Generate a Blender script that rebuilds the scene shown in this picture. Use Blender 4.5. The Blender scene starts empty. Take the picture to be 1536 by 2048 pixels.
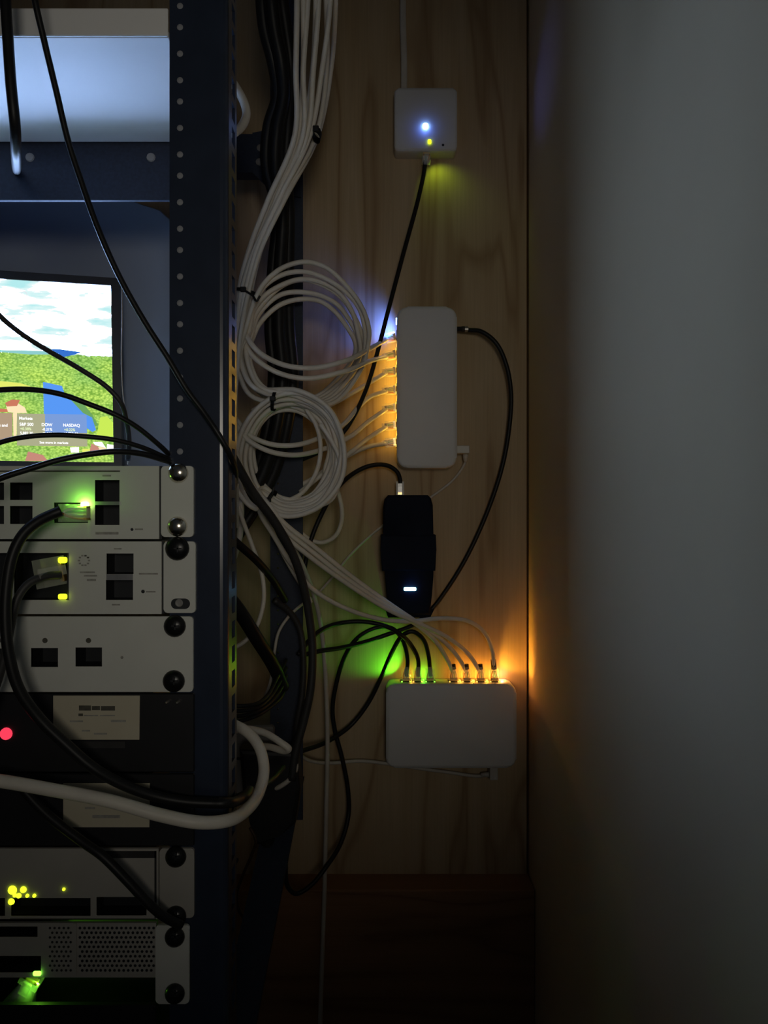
import bpy, bmesh, math, random
from mathutils import Vector, Matrix
random.seed(7)
R = math.radians
scn = bpy.context.scene
COL = scn.collection

# ------------------------------------------------------------------ camera, world, lights, exposure
F = 1538.0                      # focal length in pixels of the 1536 x 2048 frame
CZ = 1.2                        # eye height
cam_d = bpy.data.cameras.new('camera'); cam = bpy.data.objects.new('camera', cam_d); COL.objects.link(cam)
cam.location = (0, 0, CZ); cam.rotation_euler = (R(90), 0, 0)
cam_d.sensor_fit = 'HORIZONTAL'; cam_d.sensor_width = 36.0; cam_d.lens = 36.0 * F / 1536.0
cam_d.clip_start = 0.01
scn.camera = cam
scn.view_settings.view_transform = 'Standard'; scn.view_settings.look = 'None'
scn.view_settings.gamma = 1.0; scn.view_settings.exposure = 0.0
scn.view_settings.use_curve_mapping = False
w = bpy.data.worlds.new('dim_room'); scn.world = w; w.use_nodes = True
w.node_tree.nodes['Background'].inputs[0].default_value = (0.65, 0.8, 1.0, 1)
w.node_tree.nodes['Background'].inputs[1].default_value = 0.014

def lamp(name, kind, loc, color, power, size=0.002, target=None, angle=120, blend=0.5):
    l = bpy.data.lights.new(name, kind); l.color = color; l.energy = power
    if kind in ('POINT', 'SPOT'): l.shadow_soft_size = size
    if kind == 'AREA': l.size = size
    if kind == 'SPOT': l.spot_size = R(angle); l.spot_blend = blend
    o = bpy.data.objects.new(name, l); COL.objects.link(o); o.location = loc
    if target is not None:
        o.rotation_euler = (Vector(target) - Vector(loc)).to_track_quat('-Z', 'Y').to_euler()
    return o
# added fill spot behind the camera, stands in for dim bounced room light
lamp('front_fill_spot', 'SPOT', (0.11, -0.62, CZ + 0.10), (1.0, 0.93, 0.80), 5.9, 0.12, (-0.08, 0.9, CZ + 0.13), 48, 1.0)

# ------------------------------------------------------------------ helpers
def P(x, y, d): return Vector(((x - 768.0) / F * d, d, CZ + (1024.0 - y) / F * d))
def XZ(x, y, d): p = P(x, y, d); return p.x, p.z

def link(o, parent=None):
    COL.objects.link(o)
    if parent is not None:
        o.parent = parent
        o.matrix_parent_inverse = Matrix.Translation(-Vector(abs_loc(parent)))
    return o
def abs_loc(o):
    v = Vector(o.location)
    return v
def obj(name, bm, mat, parent=None, smooth=False):
    bmesh.ops.recalc_face_normals(bm, faces=bm.faces)
    me = bpy.data.meshes.new(name); bm.to_mesh(me); bm.free()
    if smooth: me.shade_smooth()
    me.materials.append(mat)
    o = bpy.data.objects.new(name, me)
    COL.objects.link(o)
    if parent is not None:
        o.parent = parent
        base = parent
        off = Vector((0, 0, 0))
        while base is not None:
            off += Vector(base.location); base = base.parent
        o.location = -off
    return o
def tag(o, label, cat=None, group=None, kind=None):
    if label: o['label'] = label
    if cat: o['category'] = cat
    if group: o['group'] = group
    if kind: o['kind'] = kind
    return o
def thing(name, label, cat, loc, group=None):
    o = bpy.data.objects.new(name, None); COL.objects.link(o)
    o.location = loc; o.empty_display_size = 0.01
    return tag(o, label, cat, group)

def box(x0, x1, y0, y1, z0, z1, bev=0.0, seg=2, bm=None):
    bm = bm or bmesh.new()
    b2 = bmesh.new()
    bmesh.ops.create_cube(b2, size=1.0)
    for v in b2.verts:
        v.co = Vector((x0 + (v.co.x + .5) * (x1 - x0), y0 + (v.co.y + .5) * (y1 - y0), z0 + (v.co.z + .5) * (z1 - z0)))
    if bev > 0:
        bmesh.ops.bevel(b2, geom=b2.edges[:], offset=bev, segments=seg, affect='EDGES', profile=0.5)
    merge(bm, b2); return bm
def merge(bm, b2):
    me = bpy.data.meshes.new('tmp'); b2.to_mesh(me); b2.free(); bm.from_mesh(me); bpy.data.meshes.remove(me)
def slab(outline, y0, y1, bev=0.0, seg=3, back=True):
    """prism of an (x, z) outline from depth y0 (front) to y1 (back)"""
    bm = bmesh.new()
    a = [bm.verts.new((x, y0, z)) for x, z in outline]; b = [bm.verts.new((x, y1, z)) for x, z in outline]
    n = len(a); f = bm.faces.new(a)
    if back: bm.faces.new(b[::-1])
    for i in range(n): bm.faces.new((a[i], b[i], b[(i + 1) % n], a[(i + 1) % n]))
    if bev > 0:
        bmesh.ops.bevel(bm, geom=list(f.edges), offset=bev, segments=seg, affect='EDGES', profile=0.5)
    return bm
def rrect(x0, x1, z0, z1, r, n=6):
    out = []
    for cx, cz, a0 in ((x1 - r, z1 - r, 0), (x0 + r, z1 - r, 90), (x0 + r, z0 + r, 180), (x1 - r, z0 + r, 270)):
        for i in range(n + 1):
            a = R(a0 + 90.0 * i / n); out.append((cx + r * math.cos(a), cz + r * math.sin(a)))
    return out
def plate(x0, x1, z0, z1, y0, y1, holes, axis='y'):
    """flat plate with rectangular holes that go right through it"""
    xs = sorted({x0, x1} | {h[0] for h in holes} | {h[1] for h in holes})
    zs = sorted({z0, z1} | {h[2] for h in holes} | {h[3] for h in holes})
    xs = [v for v in xs if x0 <= v <= x1]; zs = [v for v in zs if z0 <= v <= z1]
    def solid(i, j):
        if i < 0 or j < 0 or i >= len(xs) - 1 or j >= len(zs) - 1: return False
        cx = (xs[i] + xs[i + 1]) / 2; cz = (zs[j] + zs[j + 1]) / 2
        return not any(h[0] < cx < h[1] and h[2] < cz < h[3] for h in holes)
    bm = bmesh.new(); cache = {}
    def V(i, j, k):
        if (i, j, k) not in cache:
            y = (y0, y1)[k]
            cache[(i, j, k)] = bm.verts.new((xs[i], y, zs[j]) if axis == 'y' else (y, xs[i], zs[j]))
        return cache[(i, j, k)]
    for i in range(len(xs) - 1):
        for j in range(len(zs) - 1):
            if not solid(i, j): continue
            for k in (0, 1): bm.faces.new((V(i, j, k), V(i + 1, j, k), V(i + 1, j + 1, k), V(i, j + 1, k)))
            if not solid(i - 1, j): bm.faces.new((V(i, j, 0), V(i, j + 1, 0), V(i, j + 1, 1), V(i, j, 1)))
            if not solid(i + 1, j): bm.faces.new((V(i + 1, j, 0), V(i + 1, j + 1, 0), V(i + 1, j + 1, 1), V(i + 1, j, 1)))
            if not solid(i, j - 1): bm.faces.new((V(i, j, 0), V(i + 1, j, 0), V(i + 1, j, 1), V(i, j, 1)))
            if not solid(i, j + 1): bm.faces.new((V(i, j + 1, 0), V(i + 1, j + 1, 0), V(i + 1, j + 1, 1), V(i, j + 1, 1)))
    return bm
def pocket(x0, x1, z0, z1, y0, y1):
    """open-fronted box: the inside of a port"""
    bm = bmesh.new()
    a = [bm.verts.new((x, y0, z)) for x, z in ((x0, z0), (x1, z0), (x1, z1), (x0, z1))]
    b = [bm.verts.new((x, y1, z)) for x, z in ((x0, z0), (x1, z0), (x1, z1), (x0, z1))]
    bm.faces.new(b)
    for i in range(4): bm.faces.new((a[i], a[(i + 1) % 4], b[(i + 1) % 4], b[i]))
    return bm
def lathe(center, axis, prof, n=20, bm=None):
    """prof: list of (distance along axis, radius)"""
    bm = bm or bmesh.new()
    axis = Vector(axis).normalized(); t = Vector((0, 0, 1)) if abs(axis.z) < .9 else Vector((1, 0, 0))
    u = axis.cross(t).normalized(); v = axis.cross(u)
    rings = []
    for h, r in prof:
        c = Vector(center) + axis * h
        if r <= 1e-7: rings.append([bm.verts.new(c)])
        else: rings.append([bm.verts.new(c + u * (r * math.cos(2 * math.pi * i / n)) + v * (r * math.sin(2 * math.pi * i / n))) for i in range(n)])
    for a, b in zip(rings, rings[1:]):
        for i in range(n):
            j = (i + 1) % n
            if len(a) == 1 and len(b) == 1: continue
            if len(a) == 1: bm.faces.new((a[0], b[i], b[j]))
            elif len(b) == 1: bm.faces.new((a[i], a[j], b[0]))
            else: bm.faces.new((a[i], a[j], b[j], b[i]))
    if len(rings[0]) > 1: bm.faces.new(rings[0][::-1])
    if len(rings[-1]) > 1: bm.faces.new(rings[-1])
    return bm
def spline(pts, per=7):
    pts = [Vector(p) for p in pts]
    if len(pts) < 3: return pts
    ext = [pts[0] * 2 - pts[1]] + pts + [pts[-1] * 2 - pts[-2]]
    out = []
    for i in range(1, len(ext) - 2):
        p0, p1, p2, p3 = ext[i - 1:i + 3]
        t0 = 0; t1 = t0 + max((p1 - p0).length, 1e-6) ** .5; t2 = t1 + max((p2 - p1).length, 1e-6) ** .5; t3 = t2 + max((p3 - p2).length, 1e-6) ** .5
        for k in range(per):
            t = t1 + (t2 - t1) * k / per
            a1 = p0 * ((t1 - t) / (t1 - t0)) + p1 * ((t - t0) / (t1 - t0))
            a2 = p1 * ((t2 - t) / (t2 - t1)) + p2 * ((t - t1) / (t2 - t1))
            a3 = p2 * ((t3 - t) / (t3 - t2)) + p3 * ((t - t2) / (t3 - t2))
            b1 = a1 * ((t2 - t) / (t2 - t0)) + a2 * ((t - t0) / (t2 - t0))
            b2 = a2 * ((t3 - t) / (t3 - t1)) + a3 * ((t - t1) / (t3 - t1))
            out.append(b1 * ((t2 - t) / (t2 - t1)) + b2 * ((t - t1) / (t2 - t1)))
    out.append(pts[-1]); return out
def tube(pts, r, n=10, bm=None, flat=1.0):
    bm = bm or bmesh.new()
    T = []
    for i in range(len(pts)):
        a = pts[max(i - 1, 0)]; b = pts[min(i + 1, len(pts) - 1)]
        T.append((b - a).normalized())
    up = Vector((0, 1, 0)) if abs(T[0].y) < .9 else Vector((1, 0, 0))
    u = (up - T[0] * up.dot(T[0])).normalized()
    rings = []
    for p, t in zip(pts, T):
        u = (u - t * u.dot(t))
        u = u.normalized() if u.length > 1e-6 else t.orthogonal().normalized()
        v = t.cross(u)
        rings.append([bm.verts.new(p + u * (r * flat * math.cos(2 * math.pi * i / n)) + v * (r * math.sin(2 * math.pi * i / n))) for i in range(n)])
    for a, b in zip(rings, rings[1:]):
        for i in range(n): bm.faces.new((a[i], a[(i + 1) % n], b[(i + 1) % n], b[i]))
    bm.faces.new(rings[0][::-1]); bm.faces.new(rings[-1]); return bm

# ------------------------------------------------------------------ materials
def mat(name, color, rough=0.5, metal=0.0, noise=0.0, nscale=40.0, bump=0.0, spec=0.5, coat=0.0):
    m = bpy.data.materials.new(name); m.use_nodes = True; nt = m.node_tree; b = nt.nodes['Principled BSDF']
    b.inputs['Base Color'].default_value = (*color, 1); b.inputs['Roughness'].default_value = rough
    b.inputs['Metallic'].default_value = metal; b.inputs['Specular IOR Level'].default_value = spec
    b.inputs['Coat Weight'].default_value = coat
    if noise > 0 or bump > 0:
        tc = nt.nodes.new('ShaderNodeTexCoord'); n = nt.nodes.new('ShaderNodeTexNoise')
        n.inputs['Scale'].default_value = nscale; n.inputs['Detail'].default_value = 4
        nt.links.new(tc.outputs['Object'], n.inputs['Vector'])
        if noise > 0:
            r = nt.nodes.new('ShaderNodeValToRGB'); r.color_ramp.elements[0].position = .3; r.color_ramp.elements[1].position = .7
            r.color_ramp.elements[0].color = (*[c * (1 - noise) for c in color], 1); r.color_ramp.elements[1].color = (*[min(1, c * (1 + noise)) for c in color], 1)
            nt.links.new(n.outputs['Fac'], r.inputs['Fac']); nt.links.new(r.outputs['Color'], b.inputs['Base Color'])
        if bump > 0:
            bp = nt.nodes.new('ShaderNodeBump'); bp.inputs['Strength'].default_value = bump; bp.inputs['Distance'].default_value = .002
            nt.links.new(n.outputs['Fac'], bp.inputs['Height']); nt.links.new(bp.outputs['Normal'], b.inputs['Normal'])
    return m
def emit(name, color, strength):
    m = bpy.data.materials.new(name); m.use_nodes = True; nt = m.node_tree; nt.nodes.clear()
    e = nt.nodes.new('ShaderNodeEmission'); o = nt.nodes.new('ShaderNodeOutputMaterial')
    e.inputs[0].default_value = (*color, 1); e.inputs[1].default_value = strength
    nt.links.new(e.outputs[0], o.inputs[0]); return m
def wood(name, dark, mid, light, along='z', scale=1.0):
    m = bpy.data.materials.new(name); m.use_nodes = True; nt = m.node_tree; b = nt.nodes['Principled BSDF']
    b.inputs['Roughness'].default_value = .62; b.inputs['Specular IOR Level'].default_value = .25
    tc = nt.nodes.new('ShaderNodeTexCoord'); mp = nt.nodes.new('ShaderNodeMapping')
    mp.inputs['Scale'].default_value = (5.5 * scale, 1, .75 * scale) if along == 'z' else (.75 * scale, 1, 5.5 * scale)
    n = nt.nodes.new('ShaderNodeTexNoise'); n.inputs['Scale'].default_value = 2.2; n.inputs['Detail'].default_value = 2; n.inputs['Distortion'].default_value = .6
    mul = nt.nodes.new('ShaderNodeMath'); mul.operation = 'MULTIPLY'; mul.inputs[1].default_value = 9
    fr = nt.nodes.new('ShaderNodeMath'); fr.operation = 'PINGPONG'; fr.inputs[1].default_value = 1.0
    ramp = nt.nodes.new('ShaderNodeValToRGB')
    e = ramp.color_ramp.elements; e[0].color = (*light, 1); e[1].color = (*mid, 1); e[1].position = .75
    e2 = e.new(1.0); e2.color = (*dark, 1)
    mp2 = nt.nodes.new('ShaderNodeMapping'); mp2.inputs['Scale'].default_value = (420, 1, 9) if along == 'z' else (9, 1, 420)
    n2 = nt.nodes.new('ShaderNodeTexNoise'); n2.inputs['Scale'].default_value = 1.0; n2.inputs['Detail'].default_value = 3
    mix = nt.nodes.new('ShaderNodeMixRGB'); mix.blend_type = 'MULTIPLY'; mix.inputs[0].default_value = .28
    L = nt.links.new
    L(tc.outputs['Object'], mp.inputs[0]); L(mp.outputs[0], n.inputs['Vector']); L(n.outputs['Fac'], mul.inputs[0]); L(mul.outputs[0], fr.inputs[0])
    L(fr.outputs[0], ramp.inputs[0]); L(tc.outputs['Object'], mp2.inputs[0]); L(mp2.outputs[0], n2.inputs['Vector'])
    L(ramp.outputs[0], mix.inputs[1]); L(n2.outputs['Fac'], mix.inputs[2]); L(mix.outputs[0], b.inputs['Base Color'])
    bp = nt.nodes.new('ShaderNodeBump'); bp.inputs['Strength'].default_value = .15; bp.inputs['Distance'].default_value = .001
    L(n2.outputs['Fac'], bp.inputs['Height']); L(bp.outputs[0], b.inputs['Normal'])
    return m
def clear(name, tint, solid=.3):
    m = bpy.data.materials.new(name); m.use_nodes = True; nt = m.node_tree; b = nt.nodes['Principled BSDF']
    b.inputs['Base Color'].default_value = (*tint, 1); b.inputs['Roughness'].default_value = .12; b.inputs['Specular IOR Level'].default_value = .8
    t = nt.nodes.new('ShaderNodeBsdfTransparent'); mx = nt.nodes.new('ShaderNodeMixShader'); mx.inputs[0].default_value = solid
    nt.links.new(t.outputs[0], mx.inputs[1]); nt.links.new(b.outputs[0], mx.inputs[2])
    nt.links.new(mx.outputs[0], nt.nodes['Material Output'].inputs['Surface']); return m

M = dict(
    paint=mat('white_wall_paint', (.80, .61, .37), .9, noise=.03, nscale=6, bump=.08),
    ply=wood('pine_plywood', (.42, .28, .15), (.57, .42, .25), (.64, .49, .31)),
    board=wood('brown_board', (.26, .12, .055), (.36, .18, .085), (.42, .21, .10), 'x'),
    floor=mat('grey_floor', (.12, .11, .10), .7, noise=.2, nscale=20),
    rack=mat('black_coat_glare_tint', (.025, .034, .060), .6, noise=.15, nscale=400, spec=.4),  # black steel; the navy cast in the colour imitates glare from the screen
    rackgloss=mat('glossy_black_glare_tint', (.024, .033, .058), .24, noise=.1, nscale=60, spec=.6),  # same screen-glare blue mixed into the glossy black
    hole=mat('zinc_hole_insert', (.30, .31, .34), .6, .0, noise=.2, nscale=300),
    shelf=mat('white_shelf_paint', (.88, .88, .88), .6, noise=.02, nscale=15),
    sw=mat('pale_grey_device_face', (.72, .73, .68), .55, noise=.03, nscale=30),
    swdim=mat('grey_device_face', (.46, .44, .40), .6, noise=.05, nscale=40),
    dark=mat('dark_port_plastic', (.012, .014, .018), .5, noise=.1, nscale=80),
    blackdev=mat('black_device_face', (.012, .012, .014), .45, noise=.15, nscale=60),
    metal=mat('steel_port_frame', (.45, .45, .46), .35, .8, noise=.1, nscale=200),
    silver=mat('silver_screw', (.75, .70, .60), .18, 1.0, noise=.05, nscale=200),
    blackscrew=mat('black_screw', (.012, .012, .013), .3, .3, noise=.1, nscale=200),
    labelp=mat('cream_label_paper', (.60, .55, .42), .8, noise=.04, nscale=40),
    ink=mat('faded_black_ink', (.10, .095, .075), .8, noise=.3, nscale=300),
    inkpale=mat('pale_grey_print', (.36, .35, .32), .8, noise=.2, nscale=300),
    white=mat('white_device_plastic', (.72, .72, .72), .5, noise=.02, nscale=25),
    wcable=mat('white_cable_jacket', (.80, .75, .66), .45, noise=.06, nscale=60),
    wthin=mat('thin_white_cable_jacket', (.62, .58, .52), .5, noise=.06, nscale=60),
    bcable=mat('black_cable_jacket', (.011, .011, .012), .45, noise=.15, nscale=80, spec=.35),
    gcable=mat('charcoal_cable_jacket', (.035, .034, .034), .5, noise=.2, nscale=80),
    brcable=mat('brown_wire_jacket', (.06, .03, .015), .5, noise=.2, nscale=80),
    tie=mat('black_tie', (.008, .008, .009), .6, noise=.1, nscale=100),
    navy=mat('black_blue_plastic', (.006, .009, .022), .75, noise=.1, nscale=60, spec=.2),
    clear=clear('clear_plug_plastic', (.95, .95, .9), .20),
    gold=mat('gold_contacts', (.9, .62, .25), .25, 1.0, noise=.05, nscale=200),
    worange=mat('orange_strand', (.75, .30, .08), .5, noise=.05, nscale=200),
    wgreen=mat('green_strand', (.15, .5, .15), .5, noise=.05, nscale=200),
    wwhite=mat('white_strand', (.8, .78, .7), .5, noise=.05, nscale=200),
    usb=mat('white_usb_plug', (.60, .57, .52), .4, noise=.03, nscale=60),
    steel=mat('brushed_steel', (.55, .52, .48), .3, .9, noise=.1, nscale=300),
    outlet=mat('grey_outlet_plastic', (.30, .29, .28), .5, noise=.05, nscale=40),
    l_orange=emit('orange_led', (1.0, .50, .08), 3.5), l_green=emit('green_led', (.25, 1.0, .06), 3.5), l_yellow=emit('yellow_green_led', (.75, 1.0, .02), 2.0),
    l_blue=emit('blue_white_led', (.25, .5, 1.0), 10), l_blue2=emit('cyan_blue_led', (.30, .75, 1.0), 5), l_deep=emit('deep_blue_led', (.06, .16, 1.0), 8),
    l_red=emit('red_led', (1.0, .05, .10), 1.1), l_white=emit('white_led', (1, .8, .8), 5), l_green2=emit('bright_green_led', (.55, 1.0, .18), 14),
)

# ------------------------------------------------------------------ the setting
RW = 0.1815                                                        # plane of the right wall
def struct(name, bm, m): o = obj(name, bm, m); o['kind'] = 'structure'; return o
struct('floor', box(-1.6, RW + .1, -1.6, 1.09, -.05, 0), M['floor'])
struct('wall_right', box(RW, RW + .1, -.4, .981, 0, 2.6), M['paint'])
struct('wall_back', box(-1.6, RW + .1, .981, 1.09, 0, 2.6), M['paint'])
struct('wall_left', box(-1.7, -1.6, -1.6, 1.09, 0, 2.6), M['paint'])
struct('ceiling', box(-1.7, RW + .1, -.4, 1.09, 2.6, 2.7), M['paint'])
pp = obj('plywood_panel', box(-1.3, .1788, .963, .9805, .70, 2.45, .0008, 1), M['ply'])
tag(pp, 'large pine plywood panel with vertical grain carrying the network devices', 'plywood panel')
lb = obj('lower_board', box(-1.3, RW - .0003, .922, .9805, .02, P(0, 1780, .922).z, .002, 2), M['board'])
tag(lb, 'dark brown wooden board below the plywood panel', 'board')

# ------------------------------------------------------------------ rack
RY = .46; DF = .4575
rack = thing('equipment_rack', 'black steel four-post equipment rack with a row of screw holes', 'rack', (-.355, RY, 0))
PX0, PX1 = -.1283, -.0937
def front_post(x0, x1):
    # rounded front face
    prof = [(x0, RY + .022), (x0, RY)]
    for i in range(5):
        a = R(90 * i / 4.0); prof.append((x1 - .0045 + .0045 * math.sin(a), RY + .0045 - .0045 * math.cos(a)))
    prof += [(x1, RY + .0075)]
    return prof
zr0, zr1 = 0.0, 2.05
def extrude_profile(prof, z0, z1, t=.0018):
    bm = bmesh.new(); n = len(prof)
    # offset inwards: simple shift towards channel inside
    cx = sum(p[0] for p in prof) / n
    inner = []
    for i, (x, y) in enumerate(prof):
        a = prof[max(i - 1, 0)]; b = prof[min(i + 1, n - 1)]
        tx, ty = b[0] - a[0], b[1] - a[1]; l = math.hypot(tx, ty); nx, ny = -ty / l, tx / l
        inner.append((x + nx * t, y + ny * t))
    loop = prof + inner[::-1]
    a = [bm.verts.new((x, y, z0)) for x, y in loop]; b = [bm.verts.new((x, y, z1)) for x, y in loop]
    m = len(loop)
    for i in range(m): bm.faces.new((a[i], a[(i + 1) % m], b[(i + 1) % m], b[i]))
    bm.faces.new(a); bm.faces.new(b); return bm
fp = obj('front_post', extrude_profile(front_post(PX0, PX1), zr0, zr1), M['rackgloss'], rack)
# side flange with slots
Upx = 148.5
slots = []
for k in range(-24, 26):
    zc = P(0, 765 + k * 49.5, .475).z
    slots.append((.4735, .4835, zc - .0052, zc + .0052))
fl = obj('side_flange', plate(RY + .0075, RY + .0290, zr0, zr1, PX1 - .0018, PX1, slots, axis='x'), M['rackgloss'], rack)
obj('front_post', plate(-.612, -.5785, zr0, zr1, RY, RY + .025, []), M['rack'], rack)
# screw holes down the face
hole_me = None
hb = lathe((0, 0, 0), (0, -1, 0), [(-.001, .0019), (.0001, .0019), (.0004, .0012), (.0005, 0)], 10)
bmesh.ops.recalc_face_normals(hb, faces=hb.faces); hole_me = bpy.data.meshes.new('screw_hole'); hb.to_mesh(hole_me); hb.free(); hole_me.materials.append(M['hole'])
for k in range(-2, 9):
    for off in (20.5, 73.5, 126.5):
        y = 925 - k * Upx - Upx + off
        if y > 925 and y < 1400: continue
        o = bpy.data.objects.new('screw_hole', hole_me); COL.objects.link(o); o.parent = rack
        o.location = P(360, y, RY) - Vector(rack.location)
# rear post, cross bar, gusset, brace
RD = .868
zb = P(0, 1640, RD).z
rear_holes = []
for k in range(0, 60):
    zc = zb + .03 + k * .0159
    rear_holes.append((PX0 + .0075, PX0 + .0095, zc - .001, zc + .001))
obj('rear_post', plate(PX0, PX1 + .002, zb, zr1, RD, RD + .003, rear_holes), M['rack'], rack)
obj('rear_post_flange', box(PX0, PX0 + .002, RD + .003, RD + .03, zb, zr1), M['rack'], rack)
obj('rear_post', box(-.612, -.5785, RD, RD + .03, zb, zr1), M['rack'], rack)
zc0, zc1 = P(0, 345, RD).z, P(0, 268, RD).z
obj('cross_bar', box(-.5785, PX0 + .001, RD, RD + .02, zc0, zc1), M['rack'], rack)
gx0, gz0 = XZ(505, 346, RD - .002); gx1, gz1 = XZ(548, 395, RD - .002)
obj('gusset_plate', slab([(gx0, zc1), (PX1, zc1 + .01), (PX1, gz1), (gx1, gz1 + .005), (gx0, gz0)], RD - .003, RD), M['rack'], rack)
for (bx_, by_) in ((521, 297), (519, 325)):
    obj('bolt', lathe(P(bx_, by_, RD - .003), (0, -1, 0), [(0, .004), (.002, .004), (.003, .002), (.003, 0)], 12), M['outlet'], rack)
b0 = P(578, 1560, RD + .012); b1 = P(425, 2290, .62)
def bar(a, b, wx, wy):
    bm = bmesh.new(); va = []; vb = []
    for sx, sy in ((-1, -1), (1, -1), (1, 1), (-1, 1)):
        va.append(bm.verts.new(a + Vector((sx * wx, sy * wy, 0)))); vb.append(bm.verts.new(b + Vector((sx * wx, sy * wy, 0))))
    for i in range(4): bm.faces.new((va[i], va[(i + 1) % 4], vb[(i + 1) % 4], vb[i]))
    bm.faces.new(va); bm.faces.new(vb); return bm
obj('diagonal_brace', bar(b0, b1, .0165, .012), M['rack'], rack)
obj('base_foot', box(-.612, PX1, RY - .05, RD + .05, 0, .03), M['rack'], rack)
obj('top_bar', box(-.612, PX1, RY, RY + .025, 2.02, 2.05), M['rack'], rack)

# ------------------------------------------------------------------ white shelf over the monitor and the black panel behind it
def pxbox(x0, x1, ytop, ybot, d, depth, bev=0.0, seg=2):
    a = P(x0, ybot, d); b = P(x1, ytop, d)
    return box(a.x, b.x, d, d + depth, a.z, b.z, bev, seg)
zs0 = P(0, 75, RY).z; zs1 = P(0, 20, RY).z
sh = thing('rack_shelf', 'white rack shelf across the top, its underside lit by the small monitor', 'shelf', (-.355, RY, zs0))
obj('shelf_tray', box(-.578, PX0 - .0005, RY, .590, zs0, zs0 + .004, .0005, 1), M['shelf'], sh)
obj('front_lip', box(-.578, PX0 - .0005, RY - .002, RY, zs0, zs1, .0005, 1), M['shelf'], sh)
bz0 = P(0, 400, .592).z
bp_ = thing('blank_panel', 'black steel blank panel hanging behind the white shelf', 'panel', (-.355, .592, bz0))
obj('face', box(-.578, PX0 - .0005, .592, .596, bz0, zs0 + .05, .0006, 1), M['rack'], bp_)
for bx_, by_ in ((302, 315), (60, 315)):
    obj('screw', lathe(P(bx_, by_, .592), (0, -1, 0), [(0, .0035), (.0012, .003), (.0015, 0)], 12), M['outlet'], bp_)

gb = obj('backing_board', slab([XZ(-330, 392, .722), XZ(190, 392, .722), XZ(260, 400, .722), XZ(320, 420, .722), XZ(352, 450, .722), (P(352, 480, .722).x, CZ + .0275), (P(-330, 480, .722).x, CZ + .0275)], .722, .730, .001, 1), mat('grey_board', (.34, .40, .50), .8, noise=.05, nscale=12))
tag(gb, 'plain grey board standing behind the small monitor', 'board')
# ------------------------------------------------------------------ monitor
yaw = R(13.0); pitch = R(1.0)
so = P(225, 748, .68)                                          # a point on the right edge of the screen
su = Vector((math.cos(yaw), math.sin(yaw), 0)).normalized()
sn = Vector((math.sin(yaw), -math.cos(yaw), 0)).normalized()
sv = Vector((0, 0, 1))
sv = (sv - sn * math.tan(pitch)).normalized(); sn = su.cross(sv).normalized()
eye = Vector((0, 0, CZ))
def on_screen(x, y, lift=0.0):
    d = P(x, y, 1.0) - eye
    o = so + sn * lift
    t = (o - eye).dot(sn) / d.dot(sn)
    return eye + d * t
def spoly(name, pts, m, lift, parent):
    bm = bmesh.new(); bm.faces.new([bm.verts.new(on_screen(x, y, lift)) for x, y in pts]); return obj(name, bm, m, parent)
c_tr = on_screen(222, 572); c_br = on_screen(228, 925)
h_s = (c_tr - c_br).dot(sv); w_s = .262
tr = so + su * (c_tr - so).dot(su) + sv * (c_tr - so).dot(sv)
br = c_br; tl = c_tr - su * w_s; bl = c_br - su * w_s
# real image tilts: follow the top edge in the picture
mon = thing('small_monitor', 'small lit monitor showing green hills, clouds and a lake inside the rack', 'monitor', (bl + br) / 2 - sv * .012)
def quad_prism(pts, n, d0, d1):
    bm = bmesh.new(); a = [bm.verts.new(p + n * d0) for p in pts]; b = [bm.verts.new(p + n * d1) for p in pts]
    for i in range(4): bm.faces.new((a[i], a[(i + 1) % 4], b[(i + 1) % 4], b[i]))
    bm.faces.new(a); bm.faces.new(b); return bm
e = .007
obj('housing', quad_prism([bl - su * e - sv * .012, br + su * e - sv * .012, tr + su * e + sv * e, tl - su * e + sv * e], sn, -.018, -.0012), M['blackdev'], mon)
for nm, q in (('bezel', [tl - su * e + sv * e, tr + su * e + sv * e, tr, tl]), ('bezel', [bl, br, br + su * e - sv * .012, bl - su * e - sv * .012]),
              ('bezel', [br, br + su * e - sv * .012, tr + su * e + sv * e, tr]), ('bezel', [bl - su * e - sv * .012, bl, tl, tl - su * e + sv * e])):
    obj(nm, quad_prism(q, sn, -.0012, .0015), M['blackdev'], mon)
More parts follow.
